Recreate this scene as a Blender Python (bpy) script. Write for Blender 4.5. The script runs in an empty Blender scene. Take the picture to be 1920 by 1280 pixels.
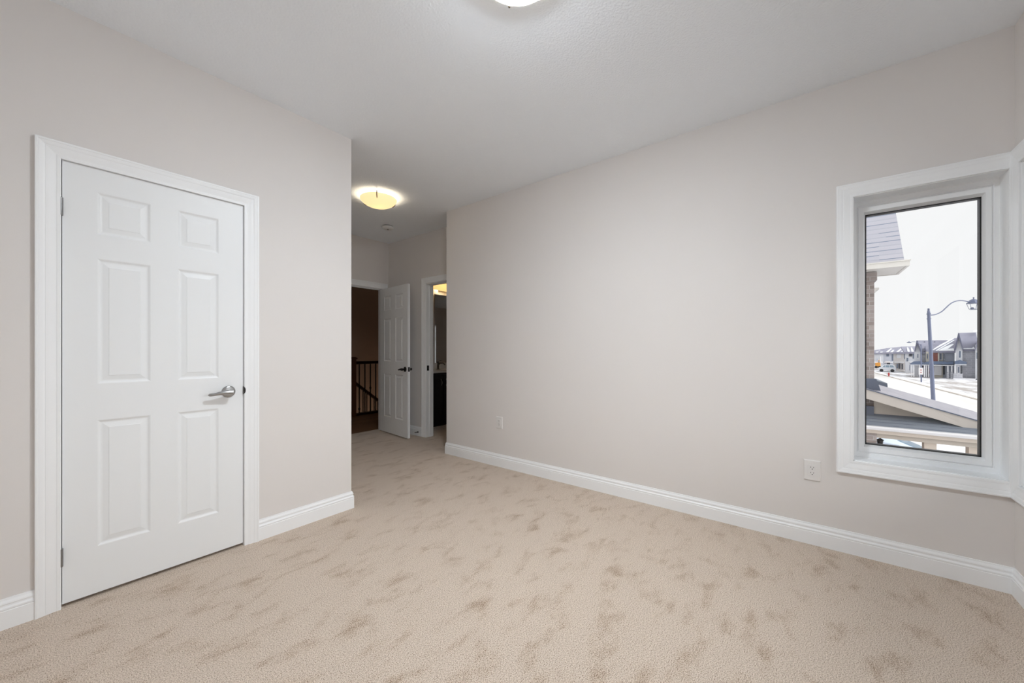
import bpy, math, random
from mathutils import Vector, Matrix
random.seed(7)
S = bpy.context.scene
COL = S.collection
PI = math.pi

# ------------------------------------------------------------------ camera
F_PX, H_CAM, HORIZON = 710.0, 1.18, 655.0
_n = math.hypot(554, 710)
C1, S1 = 554/_n, 710/_n            # room X axis seen from the camera: (lateral, depth)
cam_d = bpy.data.cameras.new('camera')
cam = bpy.data.objects.new('camera', cam_d); COL.objects.link(cam)
cam_d.sensor_width = 36.0
cam_d.lens = 36.0*F_PX/1920.0
cam_d.shift_y = (HORIZON-640.0)/1920.0
cam_d.clip_start = 0.02; cam_d.clip_end = 1000
cam.location = (0, 0, H_CAM)
cam.rotation_euler = (PI/2, 0, math.atan2(-S1, C1))
S.camera = cam

# ------------------------------------------------------------------ sky, exposure
S.view_settings.view_transform = 'Standard'
S.view_settings.look = 'None'
S.view_settings.exposure = 0.0
S.view_settings.gamma = 1.0
S.view_settings.use_curve_mapping = False
S.cycles.use_denoising = True
S.cycles.max_bounces = 14
S.cycles.diffuse_bounces = 8
S.cycles.glossy_bounces = 5
S.cycles.transmission_bounces = 6
S.cycles.transparent_max_bounces = 16
S.cycles.sample_clamp_indirect = 6.0
S.cycles.caustics_reflective = False
S.cycles.caustics_refractive = False

SKY_BASE = 0.99
SKY_GLOW = 3.8
w = bpy.data.worlds.new('overcast_sky'); S.world = w; w.use_nodes = True
nt = w.node_tree; nt.nodes.clear()
def _nn(nt, t, **k):
    n = nt.nodes.new(t)
    for a, b in k.items(): setattr(n, a, b)
    return n
tc = _nn(nt, 'ShaderNodeTexCoord')
dot = _nn(nt, 'ShaderNodeVectorMath', operation='DOT_PRODUCT')
gd = Vector((0.0, -0.88, 0.46)).normalized()          # the sun glows through the cloud on the street side
dot.inputs[1].default_value = gd
nt.links.new(tc.outputs['Generated'], dot.inputs[0])
mr = _nn(nt, 'ShaderNodeMapRange', interpolation_type='SMOOTHSTEP')
mr.inputs['From Min'].default_value = 0.42; mr.inputs['From Max'].default_value = 0.95
mr.inputs['To Min'].default_value = SKY_BASE; mr.inputs['To Max'].default_value = SKY_GLOW
nt.links.new(dot.outputs['Value'], mr.inputs['Value'])
bg = _nn(nt, 'ShaderNodeBackground'); bg.inputs['Color'].default_value = (0.985, 0.985, 0.99, 1)
nt.links.new(mr.outputs['Result'], bg.inputs['Strength'])
wo = _nn(nt, 'ShaderNodeOutputWorld'); nt.links.new(bg.outputs[0], wo.inputs[0])
w.cycles.sampling_method = 'MANUAL'; w.cycles.sample_map_resolution = 512

def portal(name, loc, rot, sx, sy):
    d = bpy.data.lights.new(name, 'AREA'); d.shape = 'RECTANGLE'; d.size = sx; d.size_y = sy
    d.cycles.is_portal = True
    o = bpy.data.objects.new(name, d); COL.objects.link(o); o.location = loc; o.rotation_euler = rot
portal('side_window_daylight_portal', (3.12, -0.49, 1.3), (0, PI/2, 0), 1.4, 0.48)
portal('added_window_daylight_portal', (7.1, 1.19, 1.3), (PI/2, 0, PI), 0.7, 1.4)
portal('front_window_daylight_portal', (1.88, -0.97, 1.3), (PI/2, 0, PI), 1.9, 1.45)

HALL_LAMP = 7.5
MAIN_GLOW = 212.0                     # the lit glass bowl itself

# ------------------------------------------------------------------ mesh helpers
class MB:
    def __init__(s): s.v = []; s.f = []
    def quad(s, *p):
        b = len(s.v); s.v += [tuple(q) for q in p]; s.f.append(tuple(range(b, b+len(p)))); return s
    def box(s, x0, x1, y0, y1, z0, z1):
        b = len(s.v)
        s.v += [(x0,y0,z0),(x1,y0,z0),(x1,y1,z0),(x0,y1,z0),(x0,y0,z1),(x1,y0,z1),(x1,y1,z1),(x0,y1,z1)]
        s.f += [tuple(b+i for i in q) for q in ((3,2,1,0),(4,5,6,7),(0,1,5,4),(1,2,6,5),(2,3,7,6),(3,0,4,7))]
        return s
    def obox(s, c, u, v, w, a, b_, c_):            # oriented box, half extents a,b_,c_
        c = Vector(c); u = Vector(u).normalized()*a; v = Vector(v).normalized()*b_; w = Vector(w).normalized()*c_
        b = len(s.v)
        for k in (-1, 1):
            for (i, j) in ((-1,-1),(1,-1),(1,1),(-1,1)):
                s.v.append(tuple(c+u*i+v*j+w*k))
        s.f += [tuple(b+i for i in q) for q in ((3,2,1,0),(4,5,6,7),(0,1,5,4),(1,2,6,5),(2,3,7,6),(3,0,4,7))]
        return s
    def prism(s, pts, ext):
        e = Vector(ext); b = len(s.v); n = len(pts)
        s.v += [tuple(p) for p in pts] + [tuple(Vector(p)+e) for p in pts]
        s.f.append(tuple(range(b+n-1, b-1, -1))); s.f.append(tuple(range(b+n, b+2*n)))
        for i in range(n):
            j = (i+1) % n; s.f.append((b+i, b+j, b+n+j, b+n+i))
        return s
    def sweep(s, rings, closed_prof=True, loop=False, caps=True):
        b = len(s.v); m = len(rings[0]); n = len(rings)
        for r in rings: s.v += [tuple(p) for p in r]
        for i in range(n if loop else n-1):
            i2 = (i+1) % n
            for j in range(m if closed_prof else m-1):
                j2 = (j+1) % m
                s.f.append((b+i*m+j, b+i*m+j2, b+i2*m+j2, b+i2*m+j))
        if caps and not loop:
            s.f.append(tuple(b+j for j in range(m-1, -1, -1))); s.f.append(tuple(b+(n-1)*m+j for j in range(m)))
        return s
    def lathe(s, prof, c=(0,0,0), axis=(0,0,1), seg=32, caps=True):
        c = Vector(c); a = Vector(axis).normalized()
        u = a.orthogonal().normalized(); v = a.cross(u)
        rings = []
        for (r, h) in prof:
            r = max(r, 1e-5)
            rings.append([c + a*h + (u*math.cos(2*PI*k/seg)+v*math.sin(2*PI*k/seg))*r for k in range(seg)])
        return s.sweep(rings, True, False, caps)
    def tube(s, pts, r, seg=12):
        pts = [Vector(p) for p in pts]; n = len(pts)
        rr = r if isinstance(r, (list, tuple)) else [r]*n
        rings = []; up = None
        for i, p in enumerate(pts):
            t = (pts[min(i+1, n-1)] - pts[max(i-1, 0)]).normalized()
            if up is None: up = t.orthogonal().normalized()
            up = (up - t*up.dot(t)).normalized(); v = t.cross(up)
            rings.append([p+(up*math.cos(2*PI*k/seg)+v*math.sin(2*PI*k/seg))*rr[i] for k in range(seg)])
        return s.sweep(rings)
    def build(s, name, mat, parent=None, smooth=False, bevel=0):
        org = Vector((0,0,0))
        if parent is not None:
            p = parent; 
            while p is not None:
                if not p.get('_localframe'): org += p.location
                else: org = Vector((0,0,0)); break
                p = p.parent
        me = bpy.data.meshes.new(name)
        me.from_pydata([tuple(Vector(q)-org) for q in s.v], [], s.f); me.validate(); me.update()
        import bmesh
        bm = bmesh.new(); bm.from_mesh(me)
        bmesh.ops.remove_doubles(bm, verts=bm.verts, dist=1e-5)
        bmesh.ops.recalc_face_normals(bm, faces=bm.faces)
        bm.to_mesh(me); bm.free()
        if smooth:
            me.polygons.foreach_set('use_smooth', [True]*len(me.polygons))
            try: me.set_sharp_from_angle(angle=math.radians(38))
            except Exception: pass
        me.materials.append(mat)
        o = bpy.data.objects.new(name, me); COL.objects.link(o)
        if parent is not None: o.parent = parent
        if bevel:
            md = o.modifiers.new('bevel', 'BEVEL'); md.width = bevel; md.segments = 2; md.limit_method = 'ANGLE'
        return o

def tag(o, label=None, cat=None, group=None, kind=None):
    if label: o['label'] = label
    if cat: o['category'] = cat
    if group: o['group'] = group
    if kind: o['kind'] = kind
    return o
def empty(name, loc=(0,0,0), rotz=0, label=None, cat=None, group=None, local=False, kind=None):
    o = bpy.data.objects.new(name, None); COL.objects.link(o); o.location = loc; o.rotation_euler = (0,0,rotz)
    o.empty_display_size = 0.1
    if local: o['_localframe'] = 1
    return tag(o, label, cat, group, kind)
def struct(o): o['kind'] = 'structure'; return o

def ray(px, py=HORIZON):
    t = (px-960.0)/F_PX
    return (t*C1+S1, -t*S1+C1, -(py-HORIZON)/F_PX)
def at(px, py, s):
    r = ray(px, py); return Vector((r[0]*s, r[1]*s, H_CAM+r[2]*s))

# ------------------------------------------------------------------ materials
def mat(name, col, rough=0.6, metal=0.0, spec=0.5, bump=None, var=None, emit=None, alpha=None):
    m = bpy.data.materials.new(name); m.use_nodes = True
    nt = m.node_tree; b = nt.nodes['Principled BSDF']
    b.inputs['Base Color'].default_value = (*col, 1); b.inputs['Roughness'].default_value = rough
    b.inputs['Metallic'].default_value = metal; b.inputs['Specular IOR Level'].default_value = spec
    tc = nt.nodes.new('ShaderNodeTexCoord')
    if var:                                       # (scale, amount)
        n = nt.nodes.new('ShaderNodeTexNoise'); n.inputs['Scale'].default_value = var[0]; n.inputs['Detail'].default_value = 4
        nt.links.new(tc.outputs['Object'], n.inputs['Vector'])
        mx = nt.nodes.new('ShaderNodeMix'); mx.data_type = 'RGBA'
        mx.inputs['A'].default_value = (*[c*(1-var[1]) for c in col], 1); mx.inputs['B'].default_value = (*[min(1, c*(1+var[1])) for c in col], 1)
        nt.links.new(n.outputs['Fac'], mx.inputs['Factor']); nt.links.new(mx.outputs['Result'], b.inputs['Base Color'])
    if bump:                                      # (scale, strength, distance)
        n = nt.nodes.new('ShaderNodeTexNoise'); n.inputs['Scale'].default_value = bump[0]; n.inputs['Detail'].default_value = 3
        nt.links.new(tc.outputs['Object'], n.inputs['Vector'])
        bp = nt.nodes.new('ShaderNodeBump'); bp.inputs['Strength'].default_value = bump[1]; bp.inputs['Distance'].default_value = bump[2]
        nt.links.new(n.outputs['Fac'], bp.inputs['Height']); nt.links.new(bp.outputs['Normal'], b.inputs['Normal'])
    if emit:
        b.inputs['Emission Color'].default_value = (*emit[0], 1); b.inputs['Emission Strength'].default_value = emit[1]
    return m

M = {}
M['paint'] = mat('greige_wall_paint', (0.745, 0.715, 0.695), 0.75, bump=(260, 0.06, 0.002), var=(1.3, 0.012), spec=0.25)
M['ceiling'] = mat('stippled_white_ceiling', (0.875, 0.91, 0.95), 0.9, bump=(95, 0.6, 0.005), spec=0.1)
M['trim'] = mat('white_semigloss_trim', (0.89, 0.90, 0.91), 0.38, bump=(40, 0.02, 0.001), spec=0.4)
M['door'] = mat('white_door_paint', (0.84, 0.855, 0.865), 0.42, bump=(90, 0.03, 0.001), spec=0.4)
M['vinyl'] = mat('white_window_vinyl', (0.89, 0.90, 0.91), 0.4, spec=0.4, bump=(30, 0.01, 0.001))
M['gasket'] = mat('black_window_gasket', (0.008, 0.008, 0.009), 0.5, var=(8, 0.2))
M['nickel'] = mat('satin_nickel', (0.42, 0.42, 0.42), 0.28, metal=1.0, bump=(200, 0.02, 0.0005))
M['hinge'] = mat('grey_hinge_steel', (0.27, 0.27, 0.27), 0.4, metal=0.8, bump=(300, 0.05, 0.0005))
M['black_metal'] = mat('black_iron', (0.012, 0.011, 0.011), 0.4, metal=0.6, bump=(150, 0.05, 0.001))
M['dark_bronze'] = mat('dark_bronze_clip', (0.10, 0.065, 0.035), 0.4, metal=0.8, bump=(100, 0.02, 0.001))
M['slot'] = mat('black_socket_slot', (0.004, 0.004, 0.004), 0.8, var=(50, 0.1))
M['plastic'] = mat('white_plastic_plate', (0.76, 0.74, 0.725), 0.35, spec=0.4, bump=(50, 0.01, 0.0005))
M['detector'] = mat('white_detector_plastic', (0.75, 0.75, 0.75), 0.5, bump=(50, 0.01, 0.0005))
M['dark'] = mat('shaded_closet_wall', (0.12, 0.11, 0.10), 0.9, var=(3, 0.1))  # closet darkness painted into the walls, so the door gap stays dark
M['stair_wood'] = mat('brown_stair_wood', (0.10, 0.035, 0.016), 0.35, var=(14, 0.3))
M['rail_wood'] = mat('dark_handrail_wood', (0.018, 0.007, 0.004), 0.35, var=(14, 0.3))
M['dim_hall_paint'] = mat('dimmed_hallway_paint', (0.50, 0.40, 0.33), 0.8, bump=(200, 0.05, 0.002), var=(1.2, 0.02))  # the hallway's poor light is put into this wall colour
M['espresso'] = mat('espresso_cabinet', (0.006, 0.005, 0.005), 0.4, var=(20, 0.2), spec=0.3)
M['counter'] = mat('white_vanity_counter', (0.72, 0.70, 0.68), 0.2, var=(12, 0.03))
M['porcelain'] = mat('white_porcelain', (0.8, 0.8, 0.8), 0.1, var=(5, 0.02))
M['chrome'] = mat('dark_chrome', (0.16, 0.16, 0.16), 0.12, metal=1.0, bump=(40, 0.01, 0.0005))
M['mirror'] = mat('mirror_silver', (0.86, 0.87, 0.87), 0.015, metal=1.0, bump=(2, 0.002, 0.001))

def carpet():
    m = bpy.data.materials.new('beige_pile_carpet'); m.use_nodes = True
    nt = m.node_tree; b = nt.nodes['Principled BSDF']; L = nt.links.new
    tc = nt.nodes.new('ShaderNodeTexCoord')
    b.inputs['Roughness'].default_value = 0.95; b.inputs['Specular IOR Level'].default_value = 0.05
    b.inputs['Sheen Weight'].default_value = 0.12; b.inputs['Sheen Roughness'].default_value = 0.5
    n1 = nt.nodes.new('ShaderNodeTexNoise'); n1.inputs['Scale'].default_value = 250; n1.inputs['Detail'].default_value = 2; n1.inputs['Roughness'].default_value = 0.7
    L(tc.outputs['Object'], n1.inputs['Vector'])
    r1 = nt.nodes.new('ShaderNodeValToRGB'); r1.color_ramp.elements[0].position = 0.33; r1.color_ramp.elements[1].position = 0.62
    r1.color_ramp.elements[0].color = (0.20, 0.13, 0.08, 1); r1.color_ramp.elements[1].color = (0.82, 0.71, 0.605, 1)
    e = r1.color_ramp.elements.new(0.455); e.color = (0.60, 0.49, 0.395, 1)
    # trodden pile: soft marks where more of the tufts show their dark sides
    mp = nt.nodes.new('ShaderNodeMapping'); mp.inputs['Rotation'].default_value = (0, 0, -0.55); mp.inputs['Scale'].default_value = (0.8, 1.5, 1.0)
    L(tc.outputs['Object'], mp.inputs['Vector'])
    n2 = nt.nodes.new('ShaderNodeTexNoise'); n2.inputs['Scale'].default_value = 6.5; n2.inputs['Detail'].default_value = 5; n2.inputs['Roughness'].default_value = 0.66; n2.inputs['Distortion'].default_value = 0.25
    L(mp.outputs[0], n2.inputs['Vector'])
    r2 = nt.nodes.new('ShaderNodeMapRange'); r2.interpolation_type = 'SMOOTHSTEP'
    r2.inputs['From Min'].default_value = 0.48; r2.inputs['From Max'].default_value = 0.77; r2.inputs['To Max'].default_value = 1.0
    L(n2.outputs['Fac'], r2.inputs['Value'])
    sh = nt.nodes.new('ShaderNodeMath'); sh.operation = 'MULTIPLY_ADD'; sh.inputs[1].default_value = -0.08
    L(r2.outputs[0], sh.inputs[0]); L(n1.outputs['Fac'], sh.inputs[2]); L(sh.outputs[0], r1.inputs['Fac'])
    mx = nt.nodes.new('ShaderNodeMix'); mx.data_type = 'RGBA'; mx.blend_type = 'MULTIPLY'
    mx.inputs['B'].default_value = (0.93, 0.89, 0.84, 1)
    L(r2.outputs[0], mx.inputs['Factor']); L(r1.outputs[0], mx.inputs['A'])
    L(mx.outputs['Result'], b.inputs['Base Color'])
    bp = nt.nodes.new('ShaderNodeBump'); bp.inputs['Strength'].default_value = 0.75; bp.inputs['Distance'].default_value = 0.006
    L(n1.outputs['Fac'], bp.inputs['Height']); L(bp.outputs[0], b.inputs['Normal'])
    return m
M['carpet'] = carpet()

def wood_floor():
    m = bpy.data.materials.new('brown_hardwood'); m.use_nodes = True
    nt = m.node_tree; b = nt.nodes['Principled BSDF']; L = nt.links.new
    tc = nt.nodes.new('ShaderNodeTexCoord'); br = nt.nodes.new('ShaderNodeTexBrick')
    L(tc.outputs['Object'], br.inputs['Vector'])
    br.inputs['Scale'].default_value = 1; br.inputs['Brick Width'].default_value = 1.1; br.inputs['Row Height'].default_value = 0.085; br.inputs['Mortar Size'].default_value = 0.002
    br.inputs['Color1'].default_value = (0.20, 0.10, 0.05, 1); br.inputs['Color2'].default_value = (0.27, 0.14, 0.07, 1); br.inputs['Mortar'].default_value = (0.05, 0.025, 0.01, 1)
    L(br.outputs['Color'], b.inputs['Base Color']); b.inputs['Roughness'].default_value = 0.4
    return m
M['hardwood'] = wood_floor()

def coursed(name, axes, c1, c2, mortar, bw, rh, ms, rough=0.85, noise=0.25, offset=0.5, dirt=None):
    """brick / shingle courses laid out along two object axes"""
    m = bpy.data.materials.new(name); m.use_nodes = True
    nt = m.node_tree; b = nt.nodes['Principled BSDF']; L = nt.links.new
    g = nt.nodes.new('ShaderNodeNewGeometry'); sp = nt.nodes.new('ShaderNodeSeparateXYZ'); L(g.outputs['Position'], sp.inputs[0])
    cb = nt.nodes.new('ShaderNodeCombineXYZ')
    L(sp.outputs['XYZ'.index(axes[0])], cb.inputs[0]); L(sp.outputs['XYZ'.index(axes[1])], cb.inputs[1])
    br = nt.nodes.new('ShaderNodeTexBrick'); L(cb.outputs[0], br.inputs['Vector']); br.offset = offset
    br.inputs['Scale'].default_value = 1; br.inputs['Brick Width'].default_value = bw; br.inputs['Row Height'].default_value = rh
    br.inputs['Mortar Size'].default_value = ms; br.inputs['Color1'].default_value = (*c1, 1); br.inputs['Color2'].default_value = (*c2, 1); br.inputs['Mortar'].default_value = (*mortar, 1)
    n = nt.nodes.new('ShaderNodeTexNoise'); n.inputs['Scale'].default_value = 6; n.inputs['Detail'].default_value = 5; L(cb.outputs[0], n.inputs['Vector'])
    mr = nt.nodes.new('ShaderNodeMapRange'); mr.inputs['To Min'].default_value = 1-noise; mr.inputs['To Max'].default_value = 1+noise; L(n.outputs['Fac'], mr.inputs['Value'])
    mx = nt.nodes.new('ShaderNodeVectorMath'); mx.operation = 'SCALE'; L(br.outputs['Color'], mx.inputs[0]); L(mr.outputs[0], mx.inputs['Scale'])
    L(mx.outputs[0], b.inputs['Base Color']); b.inputs['Roughness'].default_value = rough
    bp = nt.nodes.new('ShaderNodeBump'); bp.inputs['Strength'].default_value = 0.4; bp.inputs['Distance'].default_value = 0.01; bp.invert = True
    L(br.outputs['Fac'], bp.inputs['Height']); L(bp.outputs[0], b.inputs['Normal'])
    return m
def shingles(name, axes, c1, c2, line, bw, rh, thick=0.16):
    """laminated shingles: rows with broken butt shadows cut into the tab edges"""
    m = bpy.data.materials.new(name); m.use_nodes = True
    nt = m.node_tree; b = nt.nodes['Principled BSDF']; L = nt.links.new
    g = nt.nodes.new('ShaderNodeNewGeometry'); sp = nt.nodes.new('ShaderNodeSeparateXYZ'); L(g.outputs['Position'], sp.inputs[0])
    cb = nt.nodes.new('ShaderNodeCombineXYZ'); L(sp.outputs['XYZ'.index(axes[0])], cb.inputs[0]); L(sp.outputs['XYZ'.index(axes[1])], cb.inputs[1])
    br = nt.nodes.new('ShaderNodeTexBrick'); L(cb.outputs[0], br.inputs['Vector']); br.offset = 0.37; br.offset_frequency = 3
    br.inputs['Scale'].default_value = 1; br.inputs['Brick Width'].default_value = bw; br.inputs['Row Height'].default_value = rh; br.inputs['Mortar Size'].default_value = 0.0
    br.inputs['Color1'].default_value = (0,0,0,1); br.inputs['Color2'].default_value = (1,1,1,1)
    def mth(op, a, v=None, a2=None):
        n = nt.nodes.new('ShaderNodeMath'); n.operation = op; L(a, n.inputs[0])
        if a2 is not None: L(a2, n.inputs[1])
        elif v is not None: n.inputs[1].default_value = v
        return n.outputs[0]
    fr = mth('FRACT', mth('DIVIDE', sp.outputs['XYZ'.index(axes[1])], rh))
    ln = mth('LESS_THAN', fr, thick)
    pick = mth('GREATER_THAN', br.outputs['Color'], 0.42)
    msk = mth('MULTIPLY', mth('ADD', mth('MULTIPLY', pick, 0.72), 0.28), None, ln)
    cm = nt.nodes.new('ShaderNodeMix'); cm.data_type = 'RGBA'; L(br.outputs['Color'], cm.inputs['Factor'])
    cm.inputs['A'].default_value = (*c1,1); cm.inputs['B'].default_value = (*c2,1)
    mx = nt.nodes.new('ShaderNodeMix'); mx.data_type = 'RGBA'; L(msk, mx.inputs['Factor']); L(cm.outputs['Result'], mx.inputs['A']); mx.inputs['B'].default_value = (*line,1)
    L(mx.outputs['Result'], b.inputs['Base Color']); b.inputs['Roughness'].default_value = 0.85
    return m
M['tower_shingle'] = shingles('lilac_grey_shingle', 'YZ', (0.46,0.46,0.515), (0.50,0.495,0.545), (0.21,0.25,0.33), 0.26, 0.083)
M['brick'] = coursed('brown_brick', 'YZ', (0.20,0.165,0.15), (0.34,0.295,0.28), (0.36,0.34,0.33), 0.21, 0.078, 0.005, noise=0.35)
M['porch_shingle'] = coursed('pale_grey_shingle', 'XY', (0.27,0.265,0.295), (0.315,0.305,0.335), (0.23,0.23,0.26), 0.33, 0.14, 0.005, noise=0.3)
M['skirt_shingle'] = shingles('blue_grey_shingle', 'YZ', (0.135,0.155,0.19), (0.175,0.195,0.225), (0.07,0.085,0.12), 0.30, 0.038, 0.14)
M['tan_trim'] = mat('tan_fascia', (0.47, 0.43, 0.39), 0.6, var=(3, 0.05))
M['tan_panel'] = mat('tan_gable_panel', (0.45, 0.40, 0.345), 0.7, var=(3, 0.05))
M['cream_trim'] = mat('cream_fascia', (0.66, 0.64, 0.60), 0.5, var=(3, 0.04))
M['gutter'] = mat('pale_gutter_metal', (0.64, 0.63, 0.64), 0.35, var=(3, 0.04))
M['post_tan'] = mat('tan_post_paint', (0.55, 0.48, 0.41), 0.6, var=(4, 0.04))
M['flashing'] = mat('slate_flashing', (0.085, 0.10, 0.14), 0.5, var=(5, 0.2))
M['lamp_pole'] = mat('blue_grey_pole', (0.13, 0.15, 0.23), 0.5, var=(3, 0.15))
M['lantern_glass'] = mat('pale_lantern_glass', (0.8, 0.82, 0.85), 0.1, var=(3, 0.02))
M['ext_stone'] = coursed('grey_stone_cladding', 'YZ', (0.40,0.41,0.45), (0.50,0.50,0.54), (0.56,0.56,0.60), 0.9, 0.28, 0.03, noise=0.2)
M['ext_pale'] = mat('pale_stucco', (0.56, 0.57, 0.60), 0.8, var=(1.5, 0.08))
M['ext_grey'] = mat('grey_blue_siding', (0.47, 0.50, 0.57), 0.8, var=(1.2, 0.12))
M['ext_cream'] = mat('cream_stucco', (0.66, 0.62, 0.54), 0.8, var=(1.2, 0.06))
M['ext_taupe'] = mat('taupe_stucco', (0.50, 0.475, 0.465), 0.8, var=(1.2, 0.08))
M['ext_roof'] = mat('slate_roof_shingles', (0.27, 0.27, 0.34), 0.85, var=(0.8, 0.25))
M['ext_roof_dark'] = mat('dark_slate_shingles', (0.12, 0.125, 0.18), 0.85, var=(0.8, 0.25))
M['ext_porch_roof'] = mat('navy_porch_shingles', (0.11, 0.145, 0.22), 0.8, var=(1, 0.2))
M['ext_red'] = mat('red_brick_panel', (0.27, 0.10, 0.08), 0.8, var=(5, 0.3))
M['ext_window'] = mat('blue_grey_window_glass', (0.12, 0.15, 0.21), 0.1, var=(2, 0.2))
M['ext_door'] = mat('charcoal_house_door', (0.04, 0.045, 0.06), 0.6, var=(4, 0.2))
M['ext_white'] = mat('white_house_trim', (0.80, 0.80, 0.82), 0.6, var=(3, 0.03))
M['snow'] = mat('roof_snow', (0.88, 0.90, 0.93), 0.7, var=(1.5, 0.03), bump=(3, 0.2, 0.03))
M['car_body'] = mat('ice_blue_car_paint', (0.52, 0.60, 0.70), 0.25, var=(2, 0.03))
M['car_glass'] = mat('car_window_glass', (0.24, 0.34, 0.42), 0.08, var=(2, 0.1))
M['tyre'] = mat('black_tyre', (0.02, 0.02, 0.022), 0.8, var=(20, 0.2))
M['van_body'] = mat('white_van_paint', (0.74, 0.77, 0.82), 0.3, var=(2, 0.02))
M['orange'] = mat('orange_truck_paint', (0.75, 0.33, 0.05), 0.5, var=(3, 0.1))
M['red'] = mat('red_hydrant_paint', (0.45, 0.03, 0.03), 0.5, var=(6, 0.1))
M['sign_white'] = mat('white_sign_board', (0.8, 0.78, 0.78), 0.5, var=(4, 0.03))

def ground_mat(name, a, b_, scale, lo, hi):
    m = bpy.data.materials.new(name); m.use_nodes = True
    nt = m.node_tree; b = nt.nodes['Principled BSDF']; L = nt.links.new
    tc = nt.nodes.new('ShaderNodeTexCoord'); mp = nt.nodes.new('ShaderNodeMapping'); mp.inputs['Scale'].default_value = (0.35, 1, 1)
    L(tc.outputs['Object'], mp.inputs[0])
    n = nt.nodes.new('ShaderNodeTexNoise'); n.inputs['Scale'].default_value = scale; n.inputs['Detail'].default_value = 6; n.inputs['Roughness'].default_value = 0.6
    L(mp.outputs[0], n.inputs['Vector'])
    r = nt.nodes.new('ShaderNodeValToRGB'); r.color_ramp.elements[0].position = lo; r.color_ramp.elements[1].position = hi
    r.color_ramp.elements[0].color = (*a, 1); r.color_ramp.elements[1].color = (*b_, 1)
    L(n.outputs['Fac'], r.inputs['Fac']); L(r.outputs[0], b.inputs['Base Color']); b.inputs['Roughness'].default_value = 0.9
    return m
M['snow_ground'] = ground_mat('snowy_ground', (0.80,0.81,0.84), (0.50,0.48,0.46), 0.9, 0.52, 0.75)
M['snow_lot'] = ground_mat('rough_snow_with_dirt', (0.82,0.83,0.87), (0.36,0.33,0.31), 0.55, 0.40, 0.60)
M['road'] = ground_mat('snow_packed_road', (0.70,0.685,0.67), (0.60,0.58,0.555), 0.5, 0.4, 0.7)
M['slush'] = ground_mat('brown_kerb_slush', (0.33,0.285,0.24), (0.58,0.54,0.50), 1.2, 0.35, 0.75)

def glass(name):
    m = bpy.data.materials.new(name); m.use_nodes = True
    nt = m.node_tree; nt.nodes.clear(); L = nt.links.new
    t = nt.nodes.new('ShaderNodeBsdfTransparent'); t.inputs[0].default_value = (0.985, 0.99, 0.99, 1)
    g = nt.nodes.new('ShaderNodeBsdfGlossy'); g.inputs['Roughness'].default_value = 0.0; g.inputs[0].default_value = (0.9,0.9,0.9,1)
    f = nt.nodes.new('ShaderNodeFresnel'); f.inputs[0].default_value = 1.35
    n = nt.nodes.new('ShaderNodeTexNoise'); n.inputs['Scale'].default_value = 1.5
    mx = nt.nodes.new('ShaderNodeMixShader'); L(f.outputs[0], mx.inputs[0]); L(t.outputs[0], mx.inputs[1]); L(g.outputs[0], mx.inputs[2])
    o = nt.nodes.new('ShaderNodeOutputMaterial'); L(mx.outputs[0], o.inputs[0])
    return m
M['glass'] = glass('clear_pane_glass')

def shade_mat(name, trans, emit_col, emit, mixf=0.5):
    m = bpy.data.materials.new(name); m.use_nodes = True
    nt = m.node_tree; nt.nodes.clear(); L = nt.links.new
    tl = nt.nodes.new('ShaderNodeBsdfTranslucent')
    df = nt.nodes.new('ShaderNodeBsdfDiffuse')
    n = nt.nodes.new('ShaderNodeTexNoise'); n.inputs['Scale'].default_value = 9; n.inputs['Detail'].default_value = 4; n.inputs['Distortion'].default_value = 1.5
    tc = nt.nodes.new('ShaderNodeTexCoord'); L(tc.outputs['Object'], n.inputs['Vector'])
    mc = nt.nodes.new('ShaderNodeMix'); mc.data_type = 'RGBA'
    mc.inputs['A'].default_value = (*[c*0.8 for c in trans], 1); mc.inputs['B'].default_value = (*trans, 1)
    L(n.outputs['Fac'], mc.inputs['Factor']); L(mc.outputs['Result'], tl.inputs[0])
    df.inputs[0].default_value = (0.75, 0.66, 0.48, 1)
    mx = nt.nodes.new('ShaderNodeMixShader'); mx.inputs[0].default_value = mixf; L(tl.outputs[0], mx.inputs[1]); L(df.outputs[0], mx.inputs[2])
    em = nt.nodes.new('ShaderNodeEmission'); em.inputs[0].default_value = (*emit_col, 1); em.inputs[1].default_value = emit
    ad = nt.nodes.new('ShaderNodeAddShader'); L(mx.outputs[0], ad.inputs[0]); L(em.outputs[0], ad.inputs[1])
    o = nt.nodes.new('ShaderNodeOutputMaterial'); L(ad.outputs[0], o.inputs[0])
    m.cycles.emission_sampling = 'FRONT' if emit > 5 else 'AUTO'
    return m
M['hall_shade'] = shade_mat('amber_alabaster_glass', (0.22, 0.18, 0.09), (1.0, 0.83, 0.48), 0.78)
M['main_shade'] = shade_mat('white_alabaster_glass', (0.92, 0.91, 0.90), (0.86, 0.935, 1.0), MAIN_GLOW)
M['main_rim'] = shade_mat('white_frosted_rim_glass', (0.3, 0.3, 0.3), (1.0, 0.98, 0.95), 0.75)
M['bath_shade'] = shade_mat('amber_bath_glass', (0.40, 0.27, 0.13), (1.0, 0.68, 0.28), 0.85, 0.4)

# ------------------------------------------------------------------ room numbers
XR, XL, YF, YL, XC, YC, X2, YB, H = 2.935, -0.60, -0.79, 2.68, 1.488, 3.233, 3.30, 4.892, 2.745
WT = 0.12

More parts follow.
